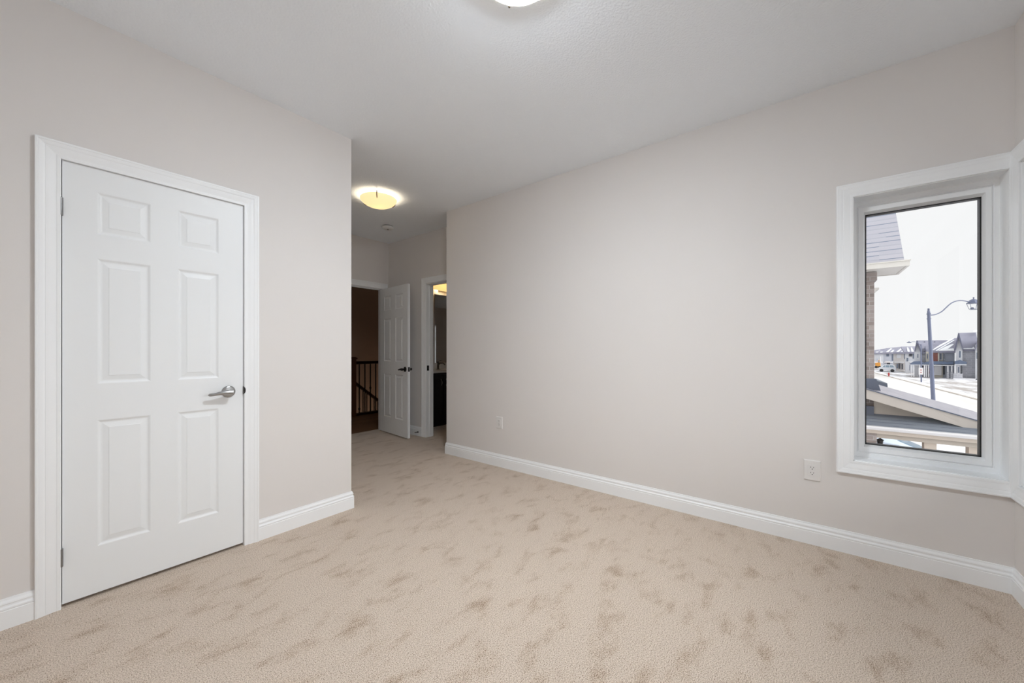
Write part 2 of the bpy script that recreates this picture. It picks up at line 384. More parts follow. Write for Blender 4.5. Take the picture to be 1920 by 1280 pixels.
def wall_x(m, x0, x1, y0, y1, z0, z1, op=None):
    """wall running along Y between x0..x1 with an optional opening (ya,yb,za,zb)"""
    if not op: return m.box(x0,x1,y0,y1,z0,z1)
    ya, yb, za, zb = op
    m.box(x0,x1,y0,ya,z0,z1); m.box(x0,x1,yb,y1,z0,z1)
    if za > z0: m.box(x0,x1,ya,yb,z0,za)
    if zb < z1: m.box(x0,x1,ya,yb,zb,z1)
    return m
def wall_y(m, x0, x1, y0, y1, z0, z1, op=None):
    if not op: return m.box(x0,x1,y0,y1,z0,z1)
    xa, xb, za, zb = op
    m.box(x0,xa,y0,y1,z0,z1); m.box(xb,x1,y0,y1,z0,z1)
    if za > z0: m.box(xa,xb,y0,y1,z0,za)
    if zb < z1: m.box(xa,xb,y0,y1,zb,z1)
    return m

# ------------------------------------------------------------------ structure
fl0 = MB().box(-0.75, 3.135, -0.99, 5.02, -0.12, 0); fl0.box(3.135, 3.42, 2.9, 5.02, -0.12, 0)
struct(fl0.build('floor', M['carpet']))
struct(MB().box(3.42, 8.15, 2.9, 5.02, -0.12, -0.001).box(3.135, 8.15, 1.2, 2.9, -0.12, -0.001).build('floor_bathroom', M['carpet']))
fh = MB().box(1.0, 6.2, 5.02, 6.42, -0.25, -0.002); fh.box(1.0, 3.2, 6.42, 8.4, -0.25, -0.002)
struct(fh.build('floor_hallway', M['hardwood']))
cl = MB().box(-0.75, 3.135, -0.99, 5.02, H, H+0.12); cl.box(3.135, 8.15, 1.2, 2.9, 2.415, H+0.12); cl.box(3.42, 8.15, 2.9, 5.13, 2.415, H+0.12); cl.box(3.135, 3.42, 2.9, 5.02, H, H+0.12); cl.box(0.9, 6.35, 5.02, 8.55, H, H+0.12)
struct(cl.build('ceiling', M['ceiling']))

CD = (0.096, 0.806, 0.0, 2.050)       # closet door opening x0 x1 z0 z1
ED = (2.397, 3.195, 0.0, 2.060)       # entry opening in the back wall
BD = (3.300, 4.040, 0.0, 2.060)       # bathroom opening (y0,y1)
W1 = (-0.775, -0.209, 0.540, 2.058)   # side window (y0,y1,z0,z1)
W2 = (0.90, 2.86, 0.540, 2.058)       # front window (x0,x1,z0,z1)
struct(wall_y(MB(), -0.75, XC, YL, YL+WT, 0, H, CD).build('wall_left', M['paint']))
wl = MB().box(XC-WT, XC, YL+WT, YB, 0, H); struct(wl.build('wall_hall_left', M['paint']))
wr = wall_x(MB(), XR, XR+0.20, YF-0.2, 3.05, 0, H, W1); wr.box(XR, 3.42, 3.05, YC, 0, H)
struct(wr.build('wall_right', M['paint']))
struct(wall_x(MB(), X2, X2+0.12, YC, 5.02, 0, H, BD).build('wall_hall_right', M['paint']))
struct(wall_y(MB(), XC-WT, X2, YB, YB+0.10, 0, H, ED).build('wall_back', M['paint']))
struct(wall_y(MB(), -0.75, XR, YF-0.2, YF, 0, H, W2).build('wall_front', M['paint']))
struct(MB().box(-0.75, XL, YF, YL, 0, H).build('wall_rear', M['paint']))
cb = MB().box(-0.3, -0.2, YL+WT, 3.5, 0, H); cb.box(1.268, XC-WT, YL+WT, 3.5, 0, H); cb.box(-0.3, XC-WT, 3.5, 3.6, 0, H)
struct(cb.build('wall_closet', M['dark']))
# bathroom shell
bs = MB().box(3.42, 8.15, 5.0, 5.13, 0, 2.415); bs.box(8.0, 8.15, 1.2, 5.0, 0, 2.415)
wall_y(bs, 3.135, 8.0, 1.2, 1.35, 0, 2.415, (6.80, 7.43, 0.62, 1.92))
bs.box(3.135, 3.3, 1.35, 3.05, 0, 2.415)
struct(bs.build('wall_bathroom', M['paint']))
# hallway shell with the stairwell
hs = MB().box(0.9, 1.0, 5.02, 8.4, -0.25, H); hs.box(0.9, 6.35, 8.4, 8.55, -2.9, H); hs.box(6.2, 6.35, 5.13, 8.4, -2.9, H)
hs.box(3.1, 3.2, 6.42, 8.4, -2.9, -0.25); hs.box(3.1, 6.2, 6.30, 6.42, -2.9, -0.25); hs.box(1.0, XC-WT, YB+0.03, 5.02, 0, H)
struct(hs.build('wall_hallway', M['dim_hall_paint']))
struct(MB().box(3.1, 6.35, 6.3, 8.55, -3.0, -2.9).build('floor_downstairs', M['hardwood']))

# baseboards
BASE = [(0,0),(0.0145,0),(0.0145,0.076),(0.0125,0.0785),(0.0145,0.082),(0.0145,0.088),(0.0095,0.095),(0.0095,0.101),(0.0115,0.1045),(0.0105,0.110),(0.006,0.119),(0.005,0.126),(0,0.126)]
def baseboard(name, path, offs):
    rings = [[(p[0]+d*o[0], p[1]+d*o[1], z) for d, z in BASE] for p, o in zip(path, offs)]
    return struct(MB().sweep(rings).build(name, M['trim'], smooth=False))
baseboard('baseboard_left', [(XL,YL),(0.024,YL)], [(0,-1),(0,-1)])
baseboard('baseboard_left_corner', [(0.881,YL),(XC,YL),(XC,YB)], [(0,-1),(1,-1),(1,-1)])
baseboard('baseboard_right', [(X2,YC),(XR,YC),(XR,YF),(XL,YF),(XL,YL)], [(0,1),(-1,1),(-1,1),(1,1),(1,-1)])
baseboard('baseboard_hall_right', [(X2,4.116),(X2,YB)], [(-1,0),(-1,-1)])
baseboard('baseboard_back', [(XC+0.015,YB),(2.322,YB)], [(0,-1),(0,-1)])
baseboard('baseboard_bathroom', [(3.42,4.1),(3.42,4.44)], [(1,0),(1,0)])

# casings
CAS = [(0,0),(0,0.009),(0.002,0.0105),(0.012,0.0110),(0.0135,0.0098),(0.018,0.0102),(0.034,0.0130),(0.044,0.0142),(0.0455,0.0135),(0.052,0.0160),(0.062,0.0178),(0.0645,0.0178),(0.0665,0.0195),(0.0725,0.0198),(0.075,0.018),(0.075,0)]
def casing(name, axis, plane, nrm, u0, u1, z0, z1, loop=False, sc=1.0, kind='trim', parent=None, left=True):
    corners = [(u0,z0,-1,0),(u0,z1,-1,1),(u1,z1,1,1),(u1,z0,1,0)]
    if loop: corners = [(u0,z0,-1,-1),(u0,z1,-1,1),(u1,z1,1,1),(u1,z0,1,-1)]
    rings = []
    for u, z, du, dz in corners:
        r = []
        for w_, t in CAS:
            uu = u+du*w_*sc; zz = z+dz*w_*sc; nn = plane+nrm*t
            r.append((uu, nn, zz) if axis == 'y' else (nn, uu, zz))
        rings.append(r)
    return struct(MB().sweep(rings, loop=loop).build(name, M['trim'], parent))
casing('trim_1', 'y', YL, -1, CD[0]-0.0, CD[1]+0.0, 0, CD[3]-0.004)
casing('trim_2', 'y', YB, -1, ED[0], ED[1], 0, ED[3]+0.005)
casing('trim_3', 'x', X2, -1, BD[0], BD[1], 0, BD[3]+0.005)
casing('trim_4', 'x', XR, -1, W1[0], W1[1], W1[2], W1[3], loop=True)

# door jambs with stops
def jamb_y(name, x0, x1, zt, y0, y1, stop=None):
    t = 0.0008; m = MB()
    m.box(x0-0.001, x0+t, y0-0.0, y1, 0, zt); m.box(x1-t, x1+0.001, y0, y1, 0, zt); m.box(x0, x1, y0, y1, zt-t, zt+0.001)
    if stop:
        s0, s1 = stop; d = 0.014
        m.box(x0, x0+d, s0, s1, 0, zt); m.box(x1-d, x1, s0, s1, 0, zt); m.box(x0, x1, s0, s1, zt-d, zt)
    return struct(m.build(name, M['trim']))
jamb_y('trim_5', CD[0], CD[1], CD[3], YL-0.002, YL+WT, (YL+0.045, YL+0.085))
jamb_y('trim_6', ED[0], ED[1], ED[3], YB-0.002, YB+0.104, (YB+0.04, YB+0.075))
m = MB(); t = 0.004
m.box(X2-0.002, X2+0.122, BD[1]-t, BD[1]+0.001, 0, BD[3]); m.box(X2-0.002, X2+0.122, BD[0]-0.001, BD[0]+t, 0, BD[3]); m.box(X2-0.002, X2+0.122, BD[0], BD[1], BD[3]-t, BD[3]+0.001)
m.box(X2+0.05, X2+0.09, BD[1]-0.014, BD[1], 0, BD[3]); m.box(X2+0.05, X2+0.09, BD[0], BD[0]+0.014, 0, BD[3]); m.box(X2+0.05, X2+0.09, BD[0], BD[1], BD[3]-0.014, BD[3])
struct(m.build('trim_7', M['trim']))

# ------------------------------------------------------------------ six-panel doors
RINGS = [(0,0),(0.003,0.0010),(0.010,0.0052),(0.014,0.0060),(0.018,0.0058),(0.0375,0.0020),(0.0385,0.0006),(0.042,0.0005)]
def door_face(m, W, Z, ub, vb, y, sgn):
    """door leaf face at local y, relief going into the leaf (sgn)"""
    us = [0]+ub+[W]; vs = [0]+vb+[Z]
    for i in range(len(us)-1):
        for j in range(len(vs)-1):
            u0, u1, v0, v1 = us[i], us[i+1], vs[j], vs[j+1]
            if i in (1, 3) and j in (1, 3, 5):
                prev = None
                for ins, dep in RINGS:
                    c = [(u0+ins,y+sgn*dep,v0+ins),(u1-ins,y+sgn*dep,v0+ins),(u1-ins,y+sgn*dep,v1-ins),(u0+ins,y+sgn*dep,v1-ins)]
                    if prev:
                        for k in range(4): m.quad(prev[k], prev[(k+1)%4], c[(k+1)%4], c[k])
                    prev = c
                m.quad(*prev)
            else: m.quad((u0,y,v0),(u1,y,v0),(u1,y,v1),(u0,y,v1))
def door_leaf(name, W, Z, ub, vb, parent=None, th=0.035, loc=(0,0,0), rotz=0):
    m = MB(); door_face(m, W, Z, ub, vb, 0, 1); door_face(m, W, Z, ub, vb, th, -1)
    m.quad((0,0,0),(0,th,0),(0,th,Z),(0,0,Z)); m.quad((W,0,0),(W,th,0),(W,th,Z),(W,0,Z))
    m.quad((0,0,0),(W,0,0),(W,th,0),(0,th,0)); m.quad((0,0,Z),(W,0,Z),(W,th,Z),(0,th,Z))
    o = m.build(name, M['door'], parent); o.location = loc; o.rotation_euler = (0,0,rotz); o['_localframe'] = 1
    return struct(o)
def lever(parent, u, z, y, sgn, hand, mt, name='door_handle'):
    """sgn: outward direction along local y, hand: direction of the lever along u"""
    m = MB()
    m.lathe([(0.034,0),(0.034,0.003),(0.0325,0.006),(0.028,0.0085),(0.020,0.010),(0.0135,0.0115),(0.0125,0.018),(0.0115,0.036),(0.013,0.040)], (u,y,z), (0,sgn,0), 36)
    pts = []; rr = []
    for k in range(17):
        a = k/16.0
        pts.append((u+hand*(-0.012+0.118*a), y+sgn*(0.046+0.006*math.sin(a*PI)-0.004*a), z-0.002+0.003*math.sin(a*PI*1.6)-0.004*a))
        rr.append(0.0135*(1-a)**1.3+0.0058+0.0035*max(0,(a-0.72)/0.28)*(1 if a < 0.96 else 0.55))
    rr[0] = 0.007; rr[-2] *= 0.9; rr[-1] = 0.0028
    m.tube(pts, rr, 14)
    return m.build(name, mt, parent, smooth=True)

d1 = door_leaf('door_1', 0.703, 2.030, [0.109,0.296,0.403,0.584], [0.222,0.825,1.000,1.600,1.717,1.918], loc=(0.0995, YL+0.004, 0.016))
lever(d1, 0.630, 0.917, 0, -1, -1, M['nickel'])
for z in (1.816, 0.216):
    hm = MB().lathe([(0.0062,-0.041),(0.0068,-0.040),(0.0068,-0.0135),(0.0062,-0.013),(0.0068,-0.0125),(0.0068,0.0125),(0.0062,0.013),(0.0068,0.0135),(0.0068,0.040),(0.0045,0.042)], (-0.004,-0.0075,z), (0,0,1), 16)
    hm.box(-0.004,0.0035,-0.0045,0.001,z-0.040,z+0.040)
    hm.build('hinge', M['hinge'], d1, smooth=True)
sp = MB().box(0.7025, 0.7055, -0.005, 0.010, 0.896, 0.942)
sp.prism([(0.704,-0.0165,0.900)]+[(0.7045+0.0075*math.sin(k*PI/10),-0.0165,0.919-0.019*math.cos(k*PI/10)) for k in range(11)]+[(0.704,-0.0165,0.938)], (0,0.002,0))
sp.build('strike_plate', M['black_metal'], d1)

ang = math.atan2(-0.76, -0.082)
d2 = door_leaf('door_2', 0.76, 2.030, [0.118,0.320,0.440,0.642], [0.222,0.825,1.000,1.600,1.717,1.918], th=0.035, loc=(3.149, YB-0.012, 0.014), rotz=ang)
# local x runs from the hinge to the free edge, local y=0 faces the hall camera side
lever(d2, 0.695, 0.905, 0, -1, -1, M['black_metal'])
lever(d2, 0.695, 0.905, 0.035, 1, -1, M['black_metal'], 'door_handle')
MB().box(0.7595, 0.7615, 0.006, 0.029, 0.875, 0.935).build('latch_plate', M['black_metal'], d2)
for z in (1.78, 1.0, 0.21):
    MB().lathe([(0.007,-0.041),(0.007,0.041)], (-0.004,0.042,z), (0,0,1), 14).build('hinge', M['hinge'], d2, smooth=True)
struct(MB().box(X2+0.012, X2+0.045, BD[1]-0.007, BD[1]-0.0038, 0.895, 0.965).build('trim_8', M['black_metal']))

# ------------------------------------------------------------------ windows
def window_frame_x(name, y0, y1, z0, z1, xf, glass_in):
    """window in a wall of constant x; frame face at xf, looks out toward +x"""
    m = MB()
    t = 0.004
    # jamb extension lining
    m.box(XR-0.001, xf, y0-0.001, y0+t, z0, z1); m.box(XR-0.001, xf, y1-t, y1+0.001, z0, z1)
    m.box(XR-0.001, xf, y0, y1, z0-0.001, z0+t); m.box(XR-0.001, xf, y0, y1, z1-t, z1+0.001)
    root = struct(m.build(name, M['trim']))
    gy0, gy1, gz0, gz1 = glass_in
    f = MB()
    # frame with a stepped inner edge
    prof = [(0,0.0),(0.022,0.0),(0.0245,0.004),(0.028,0.004),(0.031,-0.004),(0.050,-0.004),(0.0585,0.022),(0.0585,0.07),(0,0.07)]
    rings = []
    for (y, z, dy, dz) in ((y0,z0,1,1),(y0,z1,1,-1),(y1,z1,-1,-1),(y1,z0,-1,1)):
        ry = abs((gy0-y0) if dy > 0 else (y1-gy1))/0.0585; rz = abs((gz0-z0) if dz > 0 else (z1-gz1))/0.0585
        rings.append([(xf+t_, y+dy*p*ry, z+dz*p*rz) for p, t_ in prof])
    f.sweep(rings, loop=True); f.build('window_frame', M['vinyl'], root)
    g = MB(); a = 0.0055
    for (b0,b1,c0,c1) in ((gy0-0.001,gy0+a,gz0,gz1),(gy1-a,gy1+0.001,gz0,gz1),(gy0,gy1,gz0-0.001,gz0+a),(gy0,gy1,gz1-a,gz1+0.001)):
        g.box(xf+0.0235, xf+0.062, b0, b1, c0, c1)
    g.build('glazing_gasket', M['gasket'], root)
    MB().box(xf+0.028, xf+0.034, gy0+0.004, gy1-0.004, gz0+0.004, gz1-0.004).build('pane', M['glass'], root)
    return root
w1 = window_frame_x('window_1', W1[0], W1[1], W1[2], W1[3], XR+0.108, (-0.716, -0.270, 0.618, 1.978))
MB().lathe([(0.004,0),(0.004,0.0015)], (XR+0.106,-0.742,0.60), (-1,0,0), 10).build('screw_cap', M['vinyl'], w1)
# front window: two lites, seen only from the side
m = MB(); t = 0.004; yf = YF-0.11
m.box(W2[0]-0.001, W2[0]+t, yf, YF+0.001, W2[2], W2[3]); m.box(W2[1]-t, W2[1]+0.001, yf, YF+0.001, W2[2], W2[3])
m.box(W2[0], W2[1], yf, YF+0.001, W2[2]-0.001, W2[2]+t); m.box(W2[0], W2[1], yf, YF+0.001, W2[3]-t, W2[3]+0.001)
w2 = struct(m.build('window_2', M['trim']))
f = MB()
xm = (W2[0]+W2[1])/2
for (a, b) in ((W2[0], xm), (xm, W2[1])):
    f.box(a, a+0.05, yf-0.06, yf, W2[2], W2[3]); f.box(b-0.05, b, yf-0.06, yf, W2[2], W2[3])
    f.box(a+0.05, b-0.05, yf-0.06, yf, W2[2], W2[2]+0.07); f.box(a+0.05, b-0.05, yf-0.06, yf, W2[3]-0.07, W2[3])
f.build('window_frame', M['vinyl'], w2)
MB().box(W2[0]+0.051, xm-0.051, yf-0.034, yf-0.028, W2[2]+0.071, W2[3]-0.071).build('pane', M['glass'], w2)
MB().box(xm+0.051, W2[1]-0.051, yf-0.034, yf-0.028, W2[2]+0.071, W2[3]-0.071).build('pane', M['glass'], w2)
# front casing: right leg squeezed into the corner
def casing_front():
    rings = []
    for u, z, du, dz in ((W2[0],W2[2],-1,-1),(W2[0],W2[3],-1,1),(W2[1],W2[3],0.96,1),(W2[1],W2[2],0.96,-1)):
        rings.append([(u+du*w_, YF+t_, z+dz*w_) for w_, t_ in CAS])
    return struct(MB().sweep(rings, loop=True).build('trim_9', M['trim']))
casing_front()
# bathroom window, added to give the mirror its bright strip
m = MB().box(6.80, 6.84, 1.2, 1.35, 0.62, 1.92); m.box(7.42, 7.43, 1.2, 1.35, 0.62, 1.92); m.box(6.84, 7.42, 1.2, 1.35, 0.62, 0.66); m.box(6.84, 7.42, 1.2, 1.35, 1.88, 1.92); m.box(6.84, 7.42, 1.25, 1.28, 1.50, 1.53)
w3 = struct(m.build('window_3_added', M['vinyl']))
MB().box(6.84, 7.42, 1.262, 1.267, 0.66, 1.50).build('pane', M['glass'], w3)
MB().box(6.84, 7.42, 1.262, 1.267, 1.53, 1.88).build('pane', M['glass'], w3)

# ------------------------------------------------------------------ outlets
def outlet(name, y, z, w_, h_, label):
    o = empty(name, (XR, y, z), 0, label, 'outlet')
    x = XR
    pl = MB().prism([(x,y-w_/2,z-h_/2),(x,y+w_/2,z-h_/2),(x,y+w_/2,z+h_/2),(x,y-w_/2,z+h_/2)], (-0.003,0,0))
    b = 0.0045
    pl.sweep([[(x-0.003,y+sy*w_/2,z+sz*h_/2) for sy,sz in ((-1,-1),(1,-1),(1,1),(-1,1))],
              [(x-0.0065,y+sy*(w_/2-b),z+sz*(h_/2-b)) for sy,sz in ((-1,-1),(1,-1),(1,1),(-1,1))]])
    pl.build('cover_plate', M['plastic'], o)
    r = MB().box(x-0.0085, x-0.006, y-0.0165, y+0.0165, z-0.0335, z+0.0335).build('receptacle', M['plastic'], o, bevel=0.0008)
    for dz in (0.0165, -0.0165):
        s = MB()
        s.box(x-0.0090, x-0.0080, y+0.0055, y+0.0078, z+dz-0.001, z+dz+0.0075)
        s.box(x-0.0090, x-0.0080, y-0.0078, y-0.0055, z+dz-0.0, z+dz+0.0065)
        s.lathe([(0.0028,0.008),(0.0028,0.0091)], (x,y,z+dz-0.0075), (-1,0,0), 12)
        s.build('socket', M['slot'], r)
    for dz in (0.049, -0.049):
        MB().lathe([(0.003,0.006),(0.0026,0.0073)], (x,y,z+dz), (-1,0,0), 12).build('screw', M['plastic'], o)
    # sensor stop
    return o
outlet('electrical_outlet', -0.0225, 0.447, 0.081, 0.124, 'white duplex electrical outlet beside the window, low on the right wall')
outlet('electrical_outlet', 2.450, 0.443, 0.081, 0.118, 'white duplex electrical outlet near the hallway corner of the long wall')

# ------------------------------------------------------------------ ceiling lights
def ceiling_light(x, y, shade, rim, power, colr, label, rot):
    o = empty('ceiling_light', (x, y, H), 0, label, 'ceiling light')
    MB().lathe([(0.065,-0.002),(0.065,-0.012),(0.05,-0.02),(0.02,-0.022)], (x,y,H), (0,0,1), 32).build('mounting_plate', M['detector'], o, smooth=True)
    R, D = 0.178, 0.085
    hang = 0.008 if rim else 0.028
    def P(a): return (R*math.sin(a*PI/2), -hang-D*math.cos(a*PI/2)**1.15)
    def bowl(a0, a1, n, name, mt):
        prof = [P(a0+(a1-a0)*k/n) for k in range(n+1)]
        inner = [(max(r-0.004, 0.0), z+0.004) for r, z in reversed(prof)]
        return MB().lathe(prof+inner, (x,y,H), (0,0,1), 56, caps=False).build(name, mt, o, smooth=True)
    if rim:
        bowl(0.0, 0.54, 9, 'lamp_shade', shade); bowl(0.54, 1.0, 7, 'shade_rim', rim)
    else: bowl(0.0, 1.0, 14, 'lamp_shade', shade)
    for k in range(3):
        a = rot+k*2*PI/3
        pts = []
        for q in range(9):
            r, z = P(1.0-0.40*q/8.0)
            pts.append((x+(r+0.0035)*math.cos(a), y+(r+0.0035)*math.sin(a), H+z-0.002))
        pts = [(x+(R+0.004)*math.cos(a), y+(R+0.004)*math.sin(a), H-hang*0.4)]+pts
        MB().tube(pts, [0.0045]*(len(pts)-2)+[0.003,0.001], 8).build('clip', M['dark_bronze'], o, smooth=True)
    if power:
        d = bpy.data.lights.new('bulb', 'POINT'); d.energy = power; d.color = colr; d.shadow_soft_size = 0.03
        l = bpy.data.objects.new('bulb', d); COL.objects.link(l); l.parent = o; l.location = (0, 0, -0.062)
    return o
ceiling_light(2.215, 3.46, M['hall_shade'], None, HALL_LAMP, (1.0, 0.86, 0.66), 'lit amber glass bowl ceiling light in the hallway', math.radians(-128))
ceiling_light(1.215, 0.920, M['main_shade'], M['main_rim'], 0, None, 'lit white glass bowl ceiling light in the middle of the bedroom', math.radians(50))

# smoke detector
sd = empty('smoke_detector', (2.82, 4.20, H), 0, 'round white smoke detector on the hallway ceiling beyond the amber light', 'smoke detector')
MB().lathe([(0.060,0),(0.060,-0.010)], (2.82,4.20,H), (0,0,1), 36).build('base', M['slot'], sd)
MB().lathe([(0.068,-0.008),(0.072,-0.012),(0.072,-0.022),(0.066,-0.032),(0.048,-0.040),(0.018,-0.042)], (2.82,4.20,H), (0,0,1), 40).build('cover', M['detector'], sd, smooth=True)
MB().lathe([(0.012,-0.041),(0.012,-0.046),(0.006,-0.047)], (2.82,4.20,H), (0,0,1), 20).build('test_button', M['chrome'], sd, smooth=True)

# door stop on the hall baseboard
ds = empty('door_stop', (X2-0.0145, 4.19, 0.055), 0, 'small spring door stop on the baseboard behind the open door', 'door stop')
MB().lathe([(0.011,0),(0.010,0.006),(0.006,0.009)], (X2-0.0145,4.19,0.055), (-1,0,0), 16).build('base', M['chrome'], ds, smooth=True)
pts = [(X2-0.0235-0.055*k/72.0, 4.19+0.0055*math.cos(k*PI/4), 0.055+0.0055*math.sin(k*PI/4)) for k in range(73)]
MB().tube(pts, 0.0012, 6).build('spring', M['black_metal'], ds, smooth=True)
MB().lathe([(0.0075,0),(0.0075,0.010),(0.005,0.013)], (X2-0.078,4.19,0.055), (-1,0,0), 16).build('rubber_tip', M['plastic'], ds, smooth=True)

# ------------------------------------------------------------------ bathroom
v = empty('bathroom_vanity', (4.2, 4.74, 0), 0, 'espresso vanity cabinet with white counter inside the bathroom doorway', 'vanity')
cbm = MB().box(3.44, 5.0, 4.49, 4.995, 0.0, 0.82); cbm.box(3.44, 5.0, 4.475, 4.49, 0.08, 0.82)
cbm.build('cabinet', M['espresso'], v)
for k in range(3):
    x0 = 3.47+k*0.51
    d = MB().box(x0, x0+0.50, 4.458, 4.476, 0.11, 0.79); d.box(x0+0.06, x0+0.44, 4.452, 4.458, 0.17, 0.73)
    dd = d.build('cabinet_door', M['espresso'], v, bevel=0.003)
    hx = x0+0.46 if k % 2 == 0 else x0+0.06
    pts = [(hx, 4.456-0.028*math.sin(q*PI/12), 0.62+0.10*q/12) for q in range(13)]
    MB().tube(pts, 0.005, 10).build('handle', M['nickel'], dd, smooth=True)
MB().box(3.43, 5.02, 4.445, 4.995, 0.82, 0.85).build('counter', M['counter'], v, bevel=0.004)
MB().box(3.43, 5.02, 4.975, 4.995, 0.85, 0.94).build('backsplash', M['counter'], v, bevel=0.003)
MB().lathe([(0.0,0.001),(0.15,0.002),(0.185,0.012),(0.20,0.012),(0.205,0.0)], (4.40,4.70,0.85), (0,0,1), 36).build('basin', M['porcelain'], v, smooth=True)
fx, fy = 4.17, 4.80
fc = empty('faucet', (fx, fy, 0.85), 0, 'dark chrome faucet standing on the white vanity counter', 'faucet')
MB().lathe([(0.026,0),(0.026,0.008),(0.019,0.014),(0.017,0.10),(0.021,0.11),(0.019,0.125),(0.008,0.13)], (fx,fy,0.85), (0,0,1), 24).build('body', M['chrome'], fc, smooth=True)
MB().tube([(fx,fy,0.93),(fx+0.02,fy-0.03,0.955),(fx+0.045,fy-0.075,0.955),(fx+0.055,fy-0.10,0.935),(fx+0.057,fy-0.105,0.925)], [0.014,0.013,0.011,0.010,0.010], 14).build('spout', M['chrome'], fc, smooth=True)
MB().tube([(fx,fy,0.975),(fx+0.03,fy+0.01,0.99),(fx+0.09,fy+0.02,1.00)], [0.010,0.007,0.005], 10).build('lever', M['chrome'], fc, smooth=True)
mi = empty('wall_mirror', (4.85, 4.999, 0.95), 0, 'tall frameless mirror above the vanity counter', 'mirror')
MB().box(4.262, 5.45, 4.990, 4.999, 0.95, 2.12).build('mirror_glass', M['mirror'], mi)
bl = empty('vanity_light', (4.60, 4.97, 2.25), 0, 'glowing amber glass vanity light above the bathroom mirror', 'wall light')
MB().box(4.35, 4.95, 4.975, 4.998, 2.19, 2.33).build('back_plate', M['nickel'], bl)
sh = MB(); rings = []
for k in range(25):
    a = -1+2*k/24.0; x = 4.60+0.43*a
    bulge = 0.12*(1-a*a)**0.5+0.01; zb = 2.155+0.035*a*a - 0.0
    ring = []
    for q in range(9):
        b_ = q/8.0; ring.append((x, 4.975-bulge*math.sin((0.25+0.75*(1-b_))*PI/2)*1.0-0.0, zb+(2.385-zb)*b_))
    for q in range(8, -1, -1):
        b_ = q/8.0; ring.append((x, 4.975-bulge*math.sin((0.25+0.75*(1-b_))*PI/2)*1.0+0.005, zb+(2.385-zb)*b_+0.0))
    rings.append(ring)
sh.sweep(rings).build('lamp_shade', M['bath_shade'], bl, smooth=True)
d = bpy.data.lights.new('bulb', 'POINT'); d.energy = 2.2; d.color = (1.0, 0.80, 0.55); d.shadow_soft_size = 0.02
l = bpy.data.objects.new('bulb', d); COL.objects.link(l); l.parent = bl; l.location = (-0.235, -0.032, 0.0)

# ------------------------------------------------------------------ hallway railing and stairs
YRA = 6.38
rl = empty('stair_railing', (3.6, YRA, 0), 0, 'landing railing with brown newel post and black iron balusters beyond the entry door', 'railing')
nw = MB().box(3.49, 3.605, YRA-0.06, YRA+0.06, 0, 1.01); nw.box(3.475, 3.62, YRA-0.075, YRA+0.075, 1.01, 1.035); nw.box(3.49, 3.605, YRA-0.06, YRA+0.06, 1.035, 1.05)
nw.build('newel_post', M['stair_wood'], rl, bevel=0.004)
MB().box(3.605, 6.19, YRA-0.03, YRA+0.03, 0.915, 0.97).build('handrail', M['rail_wood'], rl, bevel=0.008)
MB().box(3.2, 6.2, YRA-0.05, YRA+0.05, -0.002, 0.035).build('shoe_rail', M['rail_wood'], rl, bevel=0.003)
for k in range(22):
    x = 3.694+k*0.110
    b = MB().box(x-0.0075, x+0.0075, YRA-0.0075, YRA+0.0075, 0.035, 0.915)
    zk = {0: 0.11, 2: 0.47}.get(k % 4)
    if zk: b.lathe([(0.008,-0.035),(0.014,-0.018),(0.021,0),(0.014,0.018),(0.008,0.035)], (x,YRA,zk), (0,0,1), 10)
    b.build('baluster', M['black_metal'], rl)
YS = 7.40
st = empty('staircase', (4.0, 7.9, -2.9), 0, 'dark staircase descending behind the landing railing', 'staircase')
def zs(x): return 0.483-0.783*(x-4.194)
m = MB()
for k in range(10):
    x = 3.25+k*0.28; z = -0.19*(k+1)
    m.box(x, x+0.30, YS+0.03, 8.39, z-0.03, z)
    m.box(x+0.26, x+0.28, YS+0.03, 8.39, z-0.19, z-0.03)
m.build('treads', M['stair_wood'], st)
m = MB().prism([(3.25,YS,0.04),(6.1,YS,0.04-0.66*2.85),(6.1,YS,-0.28-0.66*2.85),(3.25,YS,-0.28)], (0,0.03,0)); m.build('stringer', M['stair_wood'], st)
m = MB().prism([(3.35,YS-0.03,zs(3.35)+0.03),(6.0,YS-0.03,zs(6.0)+0.03),(6.0,YS-0.03,zs(6.0)-0.035),(3.35,YS-0.03,zs(3.35)-0.035)], (0,0.06,0)); m.build('handrail', M['rail_wood'], st)
for k in range(26):
    x = 3.50+k*0.087
    MB().box(x-0.0075,x+0.0075,YS-0.0075,YS+0.0075, 0.02-0.66*(x-3.25), zs(x)-0.03).build('baluster', M['black_metal'], st)
d = bpy.data.lights.new('stairwell_fill', 'POINT'); d.energy = 15.0; d.color = (1.0, 0.76, 0.56); d.shadow_soft_size = 0.1  # unseen fill light, added to lift the lower stairwell
l = bpy.data.objects.new('stairwell_fill', d); COL.objects.link(l); l.location = (5.2, 7.0, -1.2)

# ================================================================== outside
ZG = -3.3
struct(MB().box(-40, 260, -160, 120, ZG-0.3, ZG).build('ground', M['snow_ground']))
ra, rb = Vector((50.4,-11.7)), Vector((97.3,-9.9)); rd = (rb-ra).normalized(); rn = Vector((-rd.y, rd.x))
def strip(name, off0, off1, z, mt, t0=-90, t1=150):
    p = [ra+rd*t0+rn*off0, ra+rd*t1+rn*off0, ra+rd*t1+rn*off1, ra+rd*t0+rn*off1]
    return struct(MB().prism([(q.x,q.y,ZG-0.1) for q in p], (0,0,0.1+z)).build(name, mt))
strip('road', -0.2, 5.2, 0.015, M['road'])
strip('kerb_slush', -0.50, -0.18, 0.05, M['slush'])
strip('ground_lot', -60, -1.6, 0.02, M['snow_lot'])

